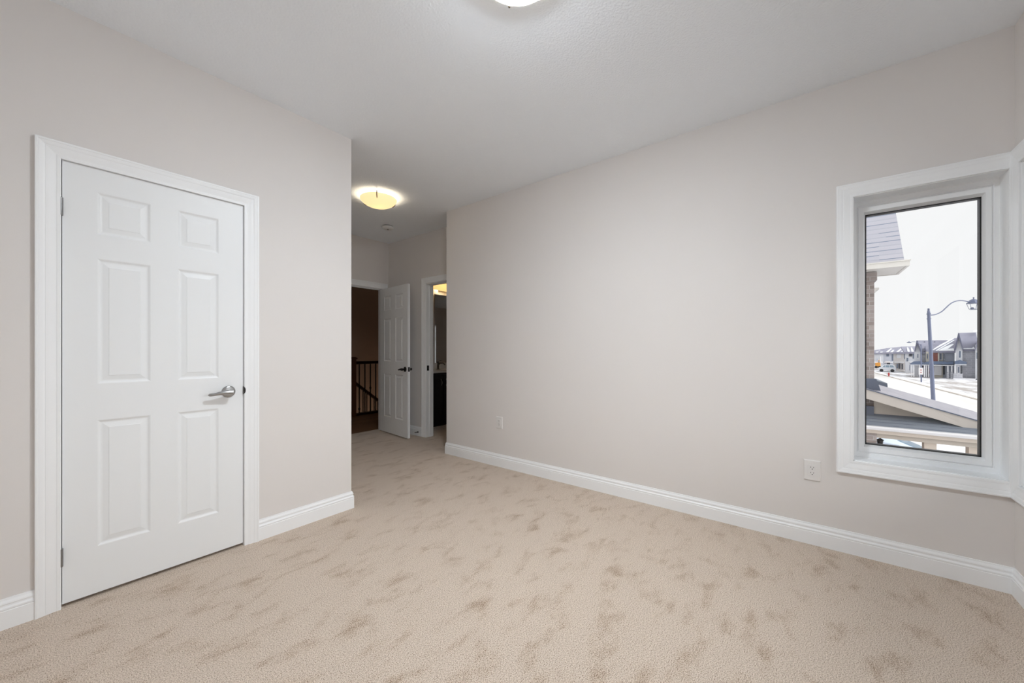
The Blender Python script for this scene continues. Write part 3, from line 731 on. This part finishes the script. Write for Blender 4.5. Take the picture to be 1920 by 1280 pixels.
# neighbour's brick house with tower roof and porch
nh = empty('brick_house', (10, 1, ZG), 0, 'brick house next door with steep shingled roof and tan gabled porch', 'house')
bw = MB().box(10.0, 10.35, -1.01, 0.5, ZG, 2.72); bw.box(10.35, 18, -0.6, 6, ZG, 2.72); bw.box(10.0, 10.35, 0.5, 6, ZG, 2.72)
bw.build('brick_wall', M['brick'], nh)
MB().box(9.96, 10.40, -1.045, 1.0, 2.50, 2.66).build('frieze', M['brick'], nh)
fa = MB().box(9.60, 9.64, -1.426, 2.5, 2.665, 2.755); fa.box(9.64, 10.62, -1.426, -1.386, 2.665, 2.755); fa.box(10.62, 10.66, -1.426, -0.6, 2.665, 2.755)
fa.box(9.585, 10.68, -1.44, 2.5, 2.755, 2.775)
fa.build('eave_fascia', M['cream_trim'], nh)
MB().box(9.64, 10.62, -1.386, 2.5, 2.672, 2.69).build('soffit', M['cream_trim'], nh)
b0 = [(9.65,-1.365,2.775),(10.62,-1.365,2.775),(10.62,2.5,2.775),(9.65,2.5,2.775)]; b1 = [(9.93,-1.085,5.4),(10.34,-1.085,5.4),(10.34,2.5,5.4),(9.93,2.5,5.4)]
MB().sweep([b0, b1]).build('tower_roof', M['tower_shingle'], nh)
ef = MB().prism([(11.5,-1.0,2.42),(11.5,-1.24,2.50),(11.5,-1.24,2.54),(11.5,-1.0,2.54)], (3,0,0)); ef.build('lower_eave', M['cream_trim'], nh)
K = 0.324
def zr(y): return 0.448+K*(y+0.86)           # top of the porch rake
yA, yE = 0.3, -3.1
pr = MB().prism([(9.72,yA,zr(yA)),(9.72,yE,zr(yE)),(9.72,yE,zr(yE)-0.05),(9.72,yA,zr(yA)-0.05)], (4.2,0,0)); pr.build('porch_roof', M['porch_shingle'], nh)
de = MB().prism([(9.665,yA,zr(yA)+0.004),(9.665,yE,zr(yE)+0.004),(9.665,yE,zr(yE)-0.014),(9.665,yA,zr(yA)-0.014)], (0.06,0,0)); de.build('drip_edge', M['flashing'], nh)
rk = MB().prism([(9.68,yA,zr(yA)-0.014),(9.68,yE,zr(yE)-0.014),(9.68,yE,zr(yE)-0.185),(9.68,yA,zr(yA)-0.185)], (0.04,0,0)); rk.build('rake_board', M['tan_trim'], nh)
MB().prism([(9.72,yA,zr(yA)-0.16),(9.72,yE,zr(yE)-0.16),(9.72,yE,zr(yE)-0.18),(9.72,yA,zr(yA)-0.18)], (0.3,0,0)).build('rake_soffit', M['tan_panel'], nh)
gp = MB().prism([(9.95,-1.0,-0.10),(9.95,-2.40,-0.10),(9.95,-2.40,zr(-2.4)-0.1),(9.95,-1.0,zr(-1.0)-0.1)], (0.1,0,0)); gp.build('gable_panel', M['tan_panel'], nh)
fl = MB().prism([(9.90,-1.03,0.62),(9.90,-0.3,0.62),(9.90,-0.3,0.45),(9.90,-1.09,0.40)], (0.12,0,0)); fl.box(9.90, 9.99, -0.995, 0.3, -0.12, 0.10)
fl.build('roof_flashing', M['flashing'], nh)
sk = MB().prism([(9.96,0,-0.04),(9.44,0,-0.205),(9.44,0,-0.235),(9.96,0,-0.07)], (0,-4.2,0)); sk2 = [Vector(q)+Vector((0,0.6,0)) for q in sk.v]; sk.v = [tuple(q) for q in sk2]
sk.build('skirt_roof', M['skirt_shingle'], nh)
gprof = [(9.44,-0.20),(9.34,-0.20),(9.325,-0.215),(9.335,-0.245),(9.35,-0.262),(9.44,-0.262)]
MB().sweep([[(x_, y_, z_) for x_, z_ in gprof] for y_ in (0.6, -3.6)]).build('gutter', M['gutter'], nh)
MB().box(9.43, 9.46, -3.6, 0.6, -0.335, -0.235).build('porch_fascia', M['post_tan'], nh)
MB().box(9.50, 9.80, -3.6, -0.99, -0.42, -0.335).build('porch_beam', M['tan_panel'], nh)
for y0, y1 in ((-1.74,-1.595), (-2.30,-2.10)):
    MB().box(9.56, 9.74, y0, y1, ZG, -0.41).build('porch_post', M['post_tan'], nh)
MB().box(9.47, 9.9, -0.99, 0.3, ZG, -0.336).build('brick_pier', M['brick'], nh)
wlm = empty('porch_lantern', (9.62,-1.05,-0.45), 0, 'small black wall lantern on the brick porch pier next door', 'lantern')
MB().lathe([(0.004,0.10),(0.012,0.09),(0.010,0.075),(0.05,0.05),(0.055,0.04)], (9.62,-1.05,-0.52), (0,0,1), 8).build('cap', M['black_metal'], wlm)
MB().lathe([(0.048,0.04),(0.035,-0.07),(0.02,-0.08)], (9.62,-1.05,-0.52), (0,0,1), 6).build('lantern_body', M['black_metal'], wlm)
MB().tube([(9.70,-0.99,-0.50),(9.66,-1.0,-0.44),(9.62,-1.05,-0.42)], 0.008, 8).build('bracket', M['black_metal'], wlm)

# second neighbour, mostly hidden
n2 = empty('brick_house', (22, 1, ZG), 0, 'farther brick house whose dark porch roof tip shows left of the street', 'house')
MB().box(20.5, 29, -0.9, 6, ZG, 1.6).build('brick_wall', M['brick'], n2)
MB().prism([(21,-0.5,0.42),(21,-2.5,-0.16),(21,-2.5,-0.24),(21,-0.5,0.34)], (2.6,0,0)).build('porch_roof', M['skirt_shingle'], n2)
MB().prism([(20.95,-0.5,0.34),(20.95,-2.5,-0.22),(20.95,-2.5,-0.36),(20.95,-0.5,0.2)], (0.05,0,0)).build('rake_board', M['flashing'], n2)
for xx in (21.2, 23.3): MB().box(xx-0.1, xx+0.1, -2.2, -2.0, ZG, -0.1).build('porch_post', M['ext_white'], n2)

# parked car in the driveway, nose to the street
def car(name, prof, glassprof, y0, x0, x1, label, cat, body, loc, wheels, mirror=True):
    o = empty(name, loc, 0, label, cat)
    X0, Y0, Z0 = loc
    def ring(x, ins, pr):
        cy = sum(p[0] for p in pr)/len(pr)
        return [(x, Y0+p[0], Z0+(p[1] if p[1] < 0.95 else p[1]-ins*0.25)) for p in pr]
    m = MB()
    low = prof
    xs = [(x0, 0.35, 0.14), (x0+0.10, 0.1, 0.03), (x0+0.30, 0, 0), (x1-0.30, 0, 0), (x1-0.10, 0.1, 0.03), (x1, 0.35, 0.14)]
    m.sweep([[(X0+x, Y0+p[0]*(1-i2*0.15), Z0+(p[1] if p[1] < 0.7 else 0.7+(p[1]-0.7)*(1-i1*0.5))) for p in low] for x, i1, i2 in xs])
    b = m.build('body', body, o, smooth=True)
    for pp in glassprof: MB().prism([(X0+x0+0.22, Y0+p[0], Z0+p[1]) for p in pp], (x1-x0-0.44, 0, 0)).build('windscreen', M['car_glass'], o)
    for wy in wheels:
        for wx in (x0+0.02, x1-0.22):
            MB().lathe([(0.20,0),(0.31,0.0),(0.32,0.03),(0.32,0.17),(0.31,0.20),(0.20,0.20)], (X0+wx, Y0+wy, Z0+0.32), (1,0,0), 24).build('wheel', M['tyre'], o, smooth=True)
    return o
cprof = [(2.2,0.25),(2.25,0.6),(2.1,0.95),(1.75,1.02),(1.25,1.38),(0.5,1.46),(-0.15,1.40),(-0.95,1.05),(-1.9,0.88),(-2.2,0.7),(-2.25,0.35),(-2.1,0.22)]
cglass = [[(1.60,1.06),(1.20,1.37),(1.12,1.37),(1.50,1.06)], [(-0.20,1.395),(-0.93,1.06),(-0.90,1.03),(-0.12,1.36)], ]
car('parked_car', cprof, cglass, 0, -0.88, 0.88, 'pale blue car parked beneath the tan porch beam next door', 'car', M['car_body'], (18.9,-2.25,ZG), (1.35,-1.4))

# street lamps
def street_lamp(s, base, top, arm_px, head, label, r0, r1, sgn=1, lantern=True):
    pb = at(base[0], HORIZON+(H_CAM-ZG)*F_PX/s, s); pt = at(top[0], top[1], s)
    o = empty('street_lamp', pb, 0, label, 'street lamp')
    m = MB().tube([pb, pb+(pt-pb)*0.02, pb+(pt-pb)*0.5, pt-(pt-pb)*0.03, pt], [r0, r0, (r0+r1)/2, r1, r1*0.7], 12)
    m.build('pole', M['lamp_pole'], o, smooth=True)
    fb = MB()
    if lantern:
        fb.lathe([(0.02,0),(0.06,0.03),(0.07,0.07),(0.04,0.11),(0.01,0.13)], pt, (0,0,1), 12)
        fb.build('finial', M['lamp_pole'], o, smooth=True)
        for zz in (0.28, 0.62): MB().lathe([(r1*1.28,-0.035),(r1*1.28,0.035)], pt-(pt-pb).normalized()*zz, (pt-pb), 12).build('band', M['lamp_pole'], o, smooth=True)
        for k in (0.385, 0.40, 0.415): MB().lathe([(r1*1.25,-0.02),(r1*1.25,0.02)], pb+(pt-pb)*k, (pt-pb), 12).build('band', M['lamp_pole'], o, smooth=True)
    pts = [at(x, y, s) for x, y in arm_px]
    # smooth the arm
    sm = []
    for i in range(len(pts)-1):
        p0 = pts[max(i-1,0)]; p1 = pts[i]; p2 = pts[i+1]; p3 = pts[min(i+2,len(pts)-1)]
        for k in range(6):
            t_ = k/6.0
            sm.append(0.5*((2*p1)+(p2-p0)*t_+(2*p0-5*p1+4*p2-p3)*t_*t_+(3*p1-p0-3*p2+p3)*t_**3))
    sm.append(pts[-1])
    MB().tube(sm, 0.036 if lantern else 0.03, 8).build('arm', M['lamp_pole'], o, smooth=True)
    hp = at(head[0], head[1], s)
    if lantern:
        MB().lathe([(0.03,0.40),(0.045,0.36),(0.03,0.32),(0.035,0.27),(0.10,0.25),(0.22,0.17),(0.30,0.02),(0.36,-0.02),(0.36,-0.05),(0.0,-0.05)], hp, (0,0,1), 8).build('lantern_cap', M['lamp_pole'], o)
        cg = MB()
        for k in range(6):
            a = k*PI/3+0.3; cg.tube([hp+Vector((0.32*math.cos(a),0.32*math.sin(a),-0.05)), hp+Vector((0.20*math.cos(a),0.20*math.sin(a),-0.46))], 0.013, 6)
        cg.lathe([(0.205,-0.45),(0.215,-0.47),(0.19,-0.48),(0.18,-0.46)], hp, (0,0,1), 6, caps=False)
        cg.lathe([(0.0,-0.44),(0.09,-0.43),(0.11,-0.38),(0.05,-0.33)], hp+Vector((-0.06,0.08,0)), (0,0,1), 10)
        cg.build('lantern_cage', M['lamp_pole'], o)
    else:
        MB().lathe([(0.02,0.17),(0.06,0.13),(0.24,0.03),(0.24,0.0),(0.15,-0.07)], hp, (0,0,1), 10).build('lantern_cap', M['lamp_pole'], o)
    return o
street_lamp(27.0, (1751.0,0), (1741.0,581), [(1744,590.5),(1751,590),(1759,587.5),(1767,583),(1775,575.5),(1784,568),(1794,564),(1804,563.2),(1818,566)], (1825.5,567.5),
            'tall blue-grey street lamp with curved arm and hanging lantern, nearest the window', 0.118, 0.088)
street_lamp(52.0, (1727.5,0), (1727.0,645), [(1727,648),(1722,643.5),(1715,640.5),(1706,641.5)], (1704.5,642), 'smaller distant street lamp in front of the dark-roofed houses, with a white sign', 0.075, 0.06, lantern=False)
# notice board on the far lamp
o = empty('street_sign', Vector((0,0,0)), 0, 'white sign with two red marks on the distant lamp pole', 'sign')
UP = Vector((0,0,1)); RT = Vector((C1, -S1, 0)); AW = Vector((S1, C1, 0)); FR = [0.0, 0.0]
def face(px, s):
    """turn the frame of the next building so that it squarely faces this street corner"""
    global RT, AW
    r = ray(px); AW = Vector((r[0], r[1], 0)); FR[0] = AW.length*s; FR[1] = s; AW.normalize(); RT = Vector((AW.y, -AW.x, 0))
def wp(px, py, s):
    """point of the upright plane parallel to the building's front, s-FR[1] metres behind it"""
    r = Vector(ray(px, py)); k = (FR[0]+s-FR[1])/(r.x*AW.x+r.y*AW.y)
    return Vector((r.x*k, r.y*k, H_CAM+r.z*k))
def fbox(m, px0, px1, py0, py1, s, depth):
    """upright box given by its front face and its real depth"""
    p = wp(px0,py0,s); q = wp(px1,py1,s); q2 = wp(px0,py1,s)
    c = (p+q)/2; a = abs((q-p).dot(RT))/2; h_ = abs(q2.z-p.z)/2; c.z = (p.z+q2.z)/2
    return m.obox(c+AW*depth/2, RT, AW, UP, a, depth/2, h_)
face(1727, 51.8)
fbox(MB(), 1722.5, 1731, 689, 702, 51.8, 0.05).build('board', M['sign_white'], o)
for q in ((692.6, 694.2), (697, 698.4)):
    mk = MB(); fbox(mk, 1725.7, 1728.0, q[0], q[1], 51.78, 0.02); mk.build('red_mark', M['red'], o)

# hydrant, van, truck
hp = at(1666.5, HORIZON+(H_CAM-ZG)*F_PX/63.0, 63.0); hp.z = ZG
o = empty('fire_hydrant', hp, 0, 'small red fire hydrant in the snow beyond the road', 'hydrant')
MB().lathe([(0.13,0),(0.13,0.05),(0.09,0.06),(0.09,0.45),(0.12,0.47),(0.11,0.54),(0.06,0.60),(0.03,0.65)], hp, (0,0,1), 14).build('barrel', M['red'], o, smooth=True)
MB().lathe([(0.05,-0.15),(0.05,0.15)], hp+Vector((0,0,0.36)), (RT.x,RT.y,0), 12).build('nozzles', M['red'], o, smooth=True)

def vehicle(name, px0, px1, s, prof, width, label, cat, body, win):
    """side-on vehicle: profile u (0..1 along its length), z in metres"""
    face((px0+px1)/2, s)
    base = wp(px0, HORIZON, s); base.z = ZG; L_ = (wp(px1, HORIZON, s)-wp(px0, HORIZON, s)).length
    o = empty(name, base+RT*L_/2, 0, label, cat)
    m = MB().prism([tuple(base+RT*(u*L_)+UP*z) for u, z in prof], tuple(AW*width)); m.build('body', body, o, bevel=0.05)
    for pp in win: MB().prism([tuple(base-AW*0.015+RT*(u*L_)+UP*z) for u, z in pp], tuple(AW*(width+0.03))).build('window', M['car_glass'], o)
    for u in (0.19, 0.80):
        for dpt in (-0.02, width-0.2):
            MB().lathe([(0.15,0),(0.29,0),(0.29,0.22),(0.15,0.22)], base+RT*(u*L_)+UP*0.29+AW*dpt, AW, 18).build('wheel', M['tyre'], o, smooth=True)
    return o
vprof = [(0,0.35),(0,0.75),(0.04,0.95),(0.18,1.08),(0.33,1.60),(0.42,1.70),(0.80,1.70),(0.93,1.60),(0.985,1.15),(1.0,0.9),(1.0,0.35)]
vehicle('van', 1646.5, 1680, 75.5, [(u, z*0.86) for u, z in vprof], 1.9, 'white van parked in front of the far left houses', 'van', M['van_body'],
        [[(0.23,0.92),(0.33,1.26),(0.40,1.34),(0.40,0.92)], [(0.43,0.92),(0.43,1.34),(0.62,1.34),(0.62,0.92)], [(0.65,0.92),(0.65,1.34),(0.82,1.32),(0.90,0.96)]])
vehicle('pickup_truck', 1641, 1651, 90, [(0,0.4),(0,1.3),(0.5,1.35),(0.55,1.95),(0.85,1.95),(0.92,1.3),(1,1.2),(1,0.4)], 1.9, 'orange truck half hidden behind the white van', 'truck', M['orange'],
        [[(0.58,1.4),(0.60,1.85),(0.82,1.85),(0.86,1.4)]])

# ------------------------------------------------------------------ houses across the street
def fpoly(m, pts, s, depth):
    return m.prism([tuple(wp(x, y, s)) for x, y in pts], tuple(AW*depth))
def roof_slab(m, eave, ridge, s, run, th=0.25):
    """sloping roof plane from the eave line back to the ridge line, both left to right"""
    (x0,y0),(x1,y1) = eave; (x2,y2),(x3,y3) = ridge
    a = wp(x0,y0,s); b = wp(x1,y1,s); c = wp(x3,y3,s+run); d_ = wp(x2,y2,s+run)
    b0 = len(m.v)
    pts = [a,b,c,d_]; m.v += [tuple(p) for p in pts]+[tuple(p-UP*th) for p in pts]
    m.f += [tuple(b0+i for i in f_) for f_ in ((0,1,2,3),(7,6,5,4),(0,4,5,1),(1,5,6,2),(2,6,7,3),(3,7,4,0))]
    return m
def on_roof(m, pts, eave_y, ridge_y, s, run, lift=0.06, th=0.08):
    """thin layer lying on a roof slab: picture corners placed on the slope"""
    q = []
    for x, y in pts:
        f = (eave_y-y)/(eave_y-ridge_y)            # nearly linear: the run is short next to the distance
        q.append(wp(x, y, s+run*f)+UP*lift-AW*0.05)
    return m.prism([tuple(p) for p in q], (0,0,-th))
def house(name, label, group=None):
    return empty(name, (0,0,0), 0, label, 'house', group)
def part(h_, name, mt, m, **k): return m.build(name, mt, h_, **k)
def win(h_, px0, px1, py0, py1, s, arched=False, frame='ext_white'):
    m = MB()
    if arched:
        pts = [(px0,py1),(px0,py0+ (px1-px0)*0.5)]
        cx, r = (px0+px1)/2, (px1-px0)/2
        pts += [(cx-r*math.cos(a*PI/6), py0+r-r*math.sin(a*PI/6)) for a in range(1,6)]+[(px1,py0+r),(px1,py1)]
        fpoly(m, pts, s-0.06, 0.1)
        p = m.build('window', M[frame], h_); g = MB()
        sc = 0.72; cy = (py0+py1)/2
        fpoly(g, [(cx+(x-cx)*0.66, cy+(y-cy)*0.86) for x, y in pts], s-0.09, 0.05); g.build('pane', M['ext_window'], p)
    else:
        fbox(m, px0, px1, py0, py1, s-0.06, 0.1); p = m.build('window', M[frame], h_)
        w_ = (px1-px0)*0.18; hh = (py1-py0)*0.09
        g = MB(); fbox(g, px0+w_, px1-w_, py0+hh, py1-hh, s-0.09, 0.05); g.build('pane', M['ext_window'], p)
    return p
def setbase(h_, px, s):
    """put the house's origin at its foot without moving its parts"""
    p = wp(px, HORIZON, s); p.z = ZG
    for c in h_.children:
        c.location = c.location - p
    h_.location = p
def gy(s):                                          # picture height of the ground below an upright plane, a little sunk
    r = ray(1740); return HORIZON+(H_CAM-ZG)*F_PX/((FR[0]+s-FR[1])/math.hypot(r[0], r[1]))+1.5

# A: stone house at the right edge
s = 57.0; face(1815, s); h_ = house('stone_house', 'grey stone and pale stucco house with tall slate roof, nearest across the street')
m = MB(); fbox(m, 1804, 1828.5, 653, gy(s), s, 8); part(h_, 'stone_wall', M['ext_stone'], m)
m = MB(); fpoly(m, [(1791.5,gy(s-1)),(1791.5,655),(1797.3,633),(1804.5,655),(1804.5,gy(s-1))], s-1, 8); part(h_, 'gable_wall', M['ext_pale'], m)
m = MB(); fbox(m, 1828.5, 1850, 646, gy(s-1.2), s-1.2, 8); part(h_, 'side_wing', M['ext_pale'], m)
m = MB(); roof_slab(m, ((1803,654.5),(1836,654.5)), ((1796.5,624),(1830,623)), s-0.3, 4.5, 0.3); part(h_, 'main_roof', M['ext_roof'], m)
m = MB(); fpoly(m, [(1790,657),(1789.5,654.5),(1796.6,623.5),(1798.3,624.5),(1806.3,655),(1804.3,656),(1797.3,632.5),(1792,656.5)], s-1.3, 2.5); part(h_, 'gable_roof', M['ext_roof_dark'], m)
m = MB(); fpoly(m, [(1827,656),(1834,634),(1840,623.5),(1852,640),(1852,656),(1846,656),(1838,634),(1829,657)], s-1.6, 3.0); part(h_, 'wing_gable_roof', M['ext_roof'], m)
m = MB(); roof_slab(m, ((1824,621.5),(1833,621.5)), ((1827,619),(1833,619)), s+3.0, 1.0, 0.1); part(h_, 'ridge_snow', M['snow'], m)
m = MB(); on_roof(m, [(1806,654),(1828,654),(1826,650.5),(1822,653),(1808,653.2)], 654.5, 624, s-0.3, 4.5); part(h_, 'snow_patch', M['snow'], m)
win(h_, 1797, 1802.5, 656, 671.5, s-1, True); win(h_, 1830.5, 1834, 659, 674, s-1.2); win(h_, 1836.5, 1841, 655, 676, s-1.2)
m = MB(); fpoly(m, [(1790,681),(1790,677),(1800,675),(1808,677.5),(1813,679),(1812.5,682.5),(1790,682.5)], s-2.6, 2.6); part(h_, 'porch_roof', M['ext_porch_roof'], m)
m = MB(); fbox(m, 1790, 1812, 682.3, 684, s-2.5, 2.3); part(h_, 'porch_beam', M['ext_white'], m)
m = MB(); fbox(m, 1789.6, 1791.8, 684, gy(s-2.4)-9, s-2.4, 0.25); part(h_, 'porch_column', M['ext_white'], m)
m = MB(); fbox(m, 1787, 1829.5, 709.0, gy(s-2.6), s-2.6, 2.0); part(h_, 'porch_floor', M['ext_white'], m)
m = MB(); fbox(m, 1787.5, 1805, 700, 709, s-2.5, 0.2); part(h_, 'porch_wall', M['ext_stone'], m)
m = MB(); fbox(m, 1801.5, 1804.3, 685, 707, s-1.1, 0.1); part(h_, 'front_door', M['ext_door'], m)
win(h_, 1795.5, 1799.5, 686, 700, s-1)
win(h_, 1832, 1837, 702, 712, s-1.2)
setbase(h_, 1805, s)

# B: dark roofed semi with a red brick panel and a snow striped wing
s = 61.0; face(1750, s); h_ = house('semi_detached_house', 'house with long dark roof, red brick panel and snow striped wing behind the street lamp')
m = MB(); fbox(m, 1724, 1752, 660, gy(s), s, 7); part(h_, 'stone_wall', M['ext_stone'], m)
m = MB(); fpoly(m, [(1714.5,gy(s-0.8)),(1714.5,658),(1719.5,644),(1725.5,658),(1725.5,gy(s-0.8))], s-0.8, 7); part(h_, 'gable_wall', M['ext_pale'], m)
m = MB(); fbox(m, 1752, 1768, 657.5, gy(s), s-0.3, 7); part(h_, 'right_wall', M['ext_cream'], m)
m = MB(); fbox(m, 1768, 1790, 657.5, gy(s), s-0.1, 7); part(h_, 'wing_wall', M['ext_grey'], m)
m = MB(); roof_slab(m, ((1723,659.5),(1757,659)), ((1718.5,638),(1777,637.5)), s-0.3, 4.5, 0.3); part(h_, 'main_roof', M['ext_roof'], m)
m = MB(); fpoly(m, [(1715.3,659.5),(1714.6,657),(1718.4,638),(1720.5,638.5),(1727,658),(1725.3,659),(1719.7,644.5),(1717,656)], s-1.1, 1.2); part(h_, 'gable_roof', M['ext_roof_dark'], m)
m = MB(); fpoly(m, [(1732.5,658),(1734.3,648.5),(1736.5,658)], s-0.9, 2.0); part(h_, 'dormer', M['ext_roof_dark'], m)
for x in (1733.5, 1752.5):
    m = MB(); fbox(m, x-1.2, x+1.2, 640.2, 641.2, s+3.4, 0.6); part(h_, 'roof_vent', M['ext_roof_dark'], m)
m = MB(); roof_slab(m, ((1747,657.5),(1791.5,657.5)), ((1786,634),(1797,633)), s-1.0, 4.5, 0.3); part(h_, 'wing_roof', M['ext_roof'], m)
for pp in ([(1748.5,655.8),(1751.5,655.8),(1779,641),(1789,634.5),(1785.5,635),(1763,646.5)], [(1754.5,657.3),(1757.5,657.3),(1783,642.5),(1790,638),(1788,637.5),(1770,648)], [(1759.5,657.3),(1789,657.3),(1788,653.5),(1777,654.5),(1789,645.5),(1786,645),(1771,651)]):
    m = MB(); on_roof(m, pp, 657.5, 634, s-1.0, 4.5); part(h_, 'snow_strip', M['snow'], m)
m = MB(); fbox(m, 1749.5, 1758.5, 660, 677, s-0.7, 0.5); part(h_, 'red_panel', M['ext_red'], m)
m = MB(); fbox(m, 1758.5, 1761, 658, 677, s-0.7, 0.5); part(h_, 'cream_pilaster', M['ext_cream'], m)
m = MB(); fbox(m, 1736, 1742, 659, 678, s-0.4, 0.5); part(h_, 'cream_bay', M['ext_cream'], m)
win(h_, 1737.3, 1740.3, 662, 673, s-0.45, frame='ext_cream'); win(h_, 1719.4, 1722.4, 662, 671.5, s-0.8, True)
win(h_, 1760.8, 1766.5, 661, 675, s-0.35); win(h_, 1769, 1772, 662, 674, s-0.15)
m = MB(); fpoly(m, [(1706,681.5),(1712,677.8),(1726,677),(1732,680),(1744,677),(1768,677.5),(1776,679),(1788,677),(1788,682.8),(1707,683)], s-2.6, 2.6); part(h_, 'porch_roof', M['ext_porch_roof'], m)
m = MB(); fbox(m, 1707, 1788, 682.8, 684.2, s-2.5, 2.3); part(h_, 'porch_beam', M['ext_white'], m)
for x, wd in ((1709,0.6),(1713.5,0.8),(1724.5,0.9),(1733.5,1.2),(1737,0.7),(1741,0.7),(1777.3,1.3),(1784.5,1.3)):
    m = MB(); fbox(m, x-wd, x+wd, 684, gy(s-2.4)-(10 if x > 1770 else 3), s-2.4, 0.25); part(h_, 'porch_column', M['ext_white'], m)
for x in (1777.3, 1784.5):
    m = MB(); fbox(m, x-2.2, x+2.2, 697, gy(s-2.4), s-2.45, 0.4); part(h_, 'column_base', M['ext_stone'], m)
m = MB(); fbox(m, 1751.5, 1765.5, 685, 703, s-0.5, 0.2); part(h_, 'garage_door', M['ext_white'], m)
m = MB(); fbox(m, 1741.5, 1745, 690, 700, s-0.2, 0.1); part(h_, 'brick_planter', M['ext_red'], m)
m = MB(); fbox(m, 1728.5, 1731, 686, 700, s-0.2, 0.1); part(h_, 'front_door', M['ext_door'], m)
m = MB(); fbox(m, 1768.6, 1771.4, 685, 702, s-0.2, 0.1); part(h_, 'side_door', M['ext_door'], m)
setbase(h_, 1738, s)

# C, D, E: the row running off to the left
specs = [
 ('C', 72.0, 1697, 1716, 659, 'pale house with balcony left of the gabled semi', 'ext_pale', (1689,649.5), (1716,649), [(1704.5,1710,662,668,'ext_door'),(1700,1703,671,677,'ext_window'),(1711.5,1714,661,672,'ext_window'),(1703,1706,684,694,'ext_window')]),
 ('D', 80.0, 1675, 1698, 659.5, 'pale stucco house with dark doors right of the white van', 'ext_taupe', (1681,651), (1702,649.5), [(1681,1689,664,671,'ext_pale'),(1695.5,1699.5,663,673,'ext_window'),(1685,1688,681,691,'ext_door'),(1690.5,1693,682,692,'ext_door'),(1681,1684,682,690,'ext_window')]),
 ('E', 92.0, 1656, 1677, 660, 'grey-blue house with small balcony behind the white van', 'ext_grey', (1661,652.5), (1690,650), [(1662,1667,663,668,'ext_window'),(1672,1675,664,676,'ext_window'),(1663,1669,679,685,'ext_door')]),
 ('F', 104.0, 1636, 1658, 660.5, 'farthest pale house in the row, beside the brick wall', 'ext_pale', (1640,656), (1668,652), [(1643.5,1646,672,684,'ext_grey'),(1650,1652,668,684,'ext_white')]),
]
for key, s, x0, x1, ye, lab, mt, r0, r1, ws in specs:
    face((x0+x1)/2, s); h_ = house('row_house', lab, None)
    m = MB(); fbox(m, x0, x1, ye, gy(s), s, 8); part(h_, 'wall', M[mt], m)
    m = MB(); roof_slab(m, ((x0-1.5,ye+0.5),(x1+1.0,ye+0.5)), (r0, r1), s-0.4, 5, 0.35); part(h_, 'roof', M['ext_roof'], m)
    rm = (r0[1]+r1[1])/2
    for k in range(2):
        ex = x0+(x1-x0)*(0.25+0.38*k); dx = (r0[0]-x0)*0.8+3
        m = MB(); on_roof(m, [(ex,ye),(ex+4.2,ye),(ex+dx+4.5,rm+2.5),(ex+dx+2.0,rm+2.0)], ye+0.5, rm, s-0.4, 5); part(h_, 'snow_strip', M['snow'], m)
    for wx0, wx1, wy0, wy1, wm in ws:
        m = MB(); fbox(m, wx0, wx1, wy0, wy1, s-0.06, 0.1); part(h_, 'window' if wm != 'ext_door' else 'front_door', M[wm], m)
    if key in 'CE':
        m = MB()
        bx0, bx1 = (1703, 1712) if key == 'C' else (1660, 1669)
        by = 673
        fbox(m, bx0, bx1, by, by+0.7, s-1.3, 0.08)
        for q in range(8): fbox(m, bx0+(bx1-bx0)*q/7-0.15, bx0+(bx1-bx0)*q/7+0.15, by, by+4, s-1.3, 0.05)
        part(h_, 'balcony_rail', M['ext_grey'], m)
        m = MB(); fbox(m, bx0-0.3, bx1+0.3, by+4, by+5, s-1.35, 1.3); part(h_, 'balcony_slab', M['ext_white'], m)
    m = MB(); fbox(m, x0+2, x1-3, 678.3, 679.6, s-1.3, 1.3); part(h_, 'canopy', M['ext_white'], m)
    if key == 'C':
        m = MB(); fbox(m, 1697.5, 1705, 678, gy(s-2), s-2, 2); part(h_, 'porch_wing', M['ext_pale'], m)
    setbase(h_, (x0+x1)/2, s)

for o in bpy.data.objects:
    if '_localframe' in o: del o['_localframe']
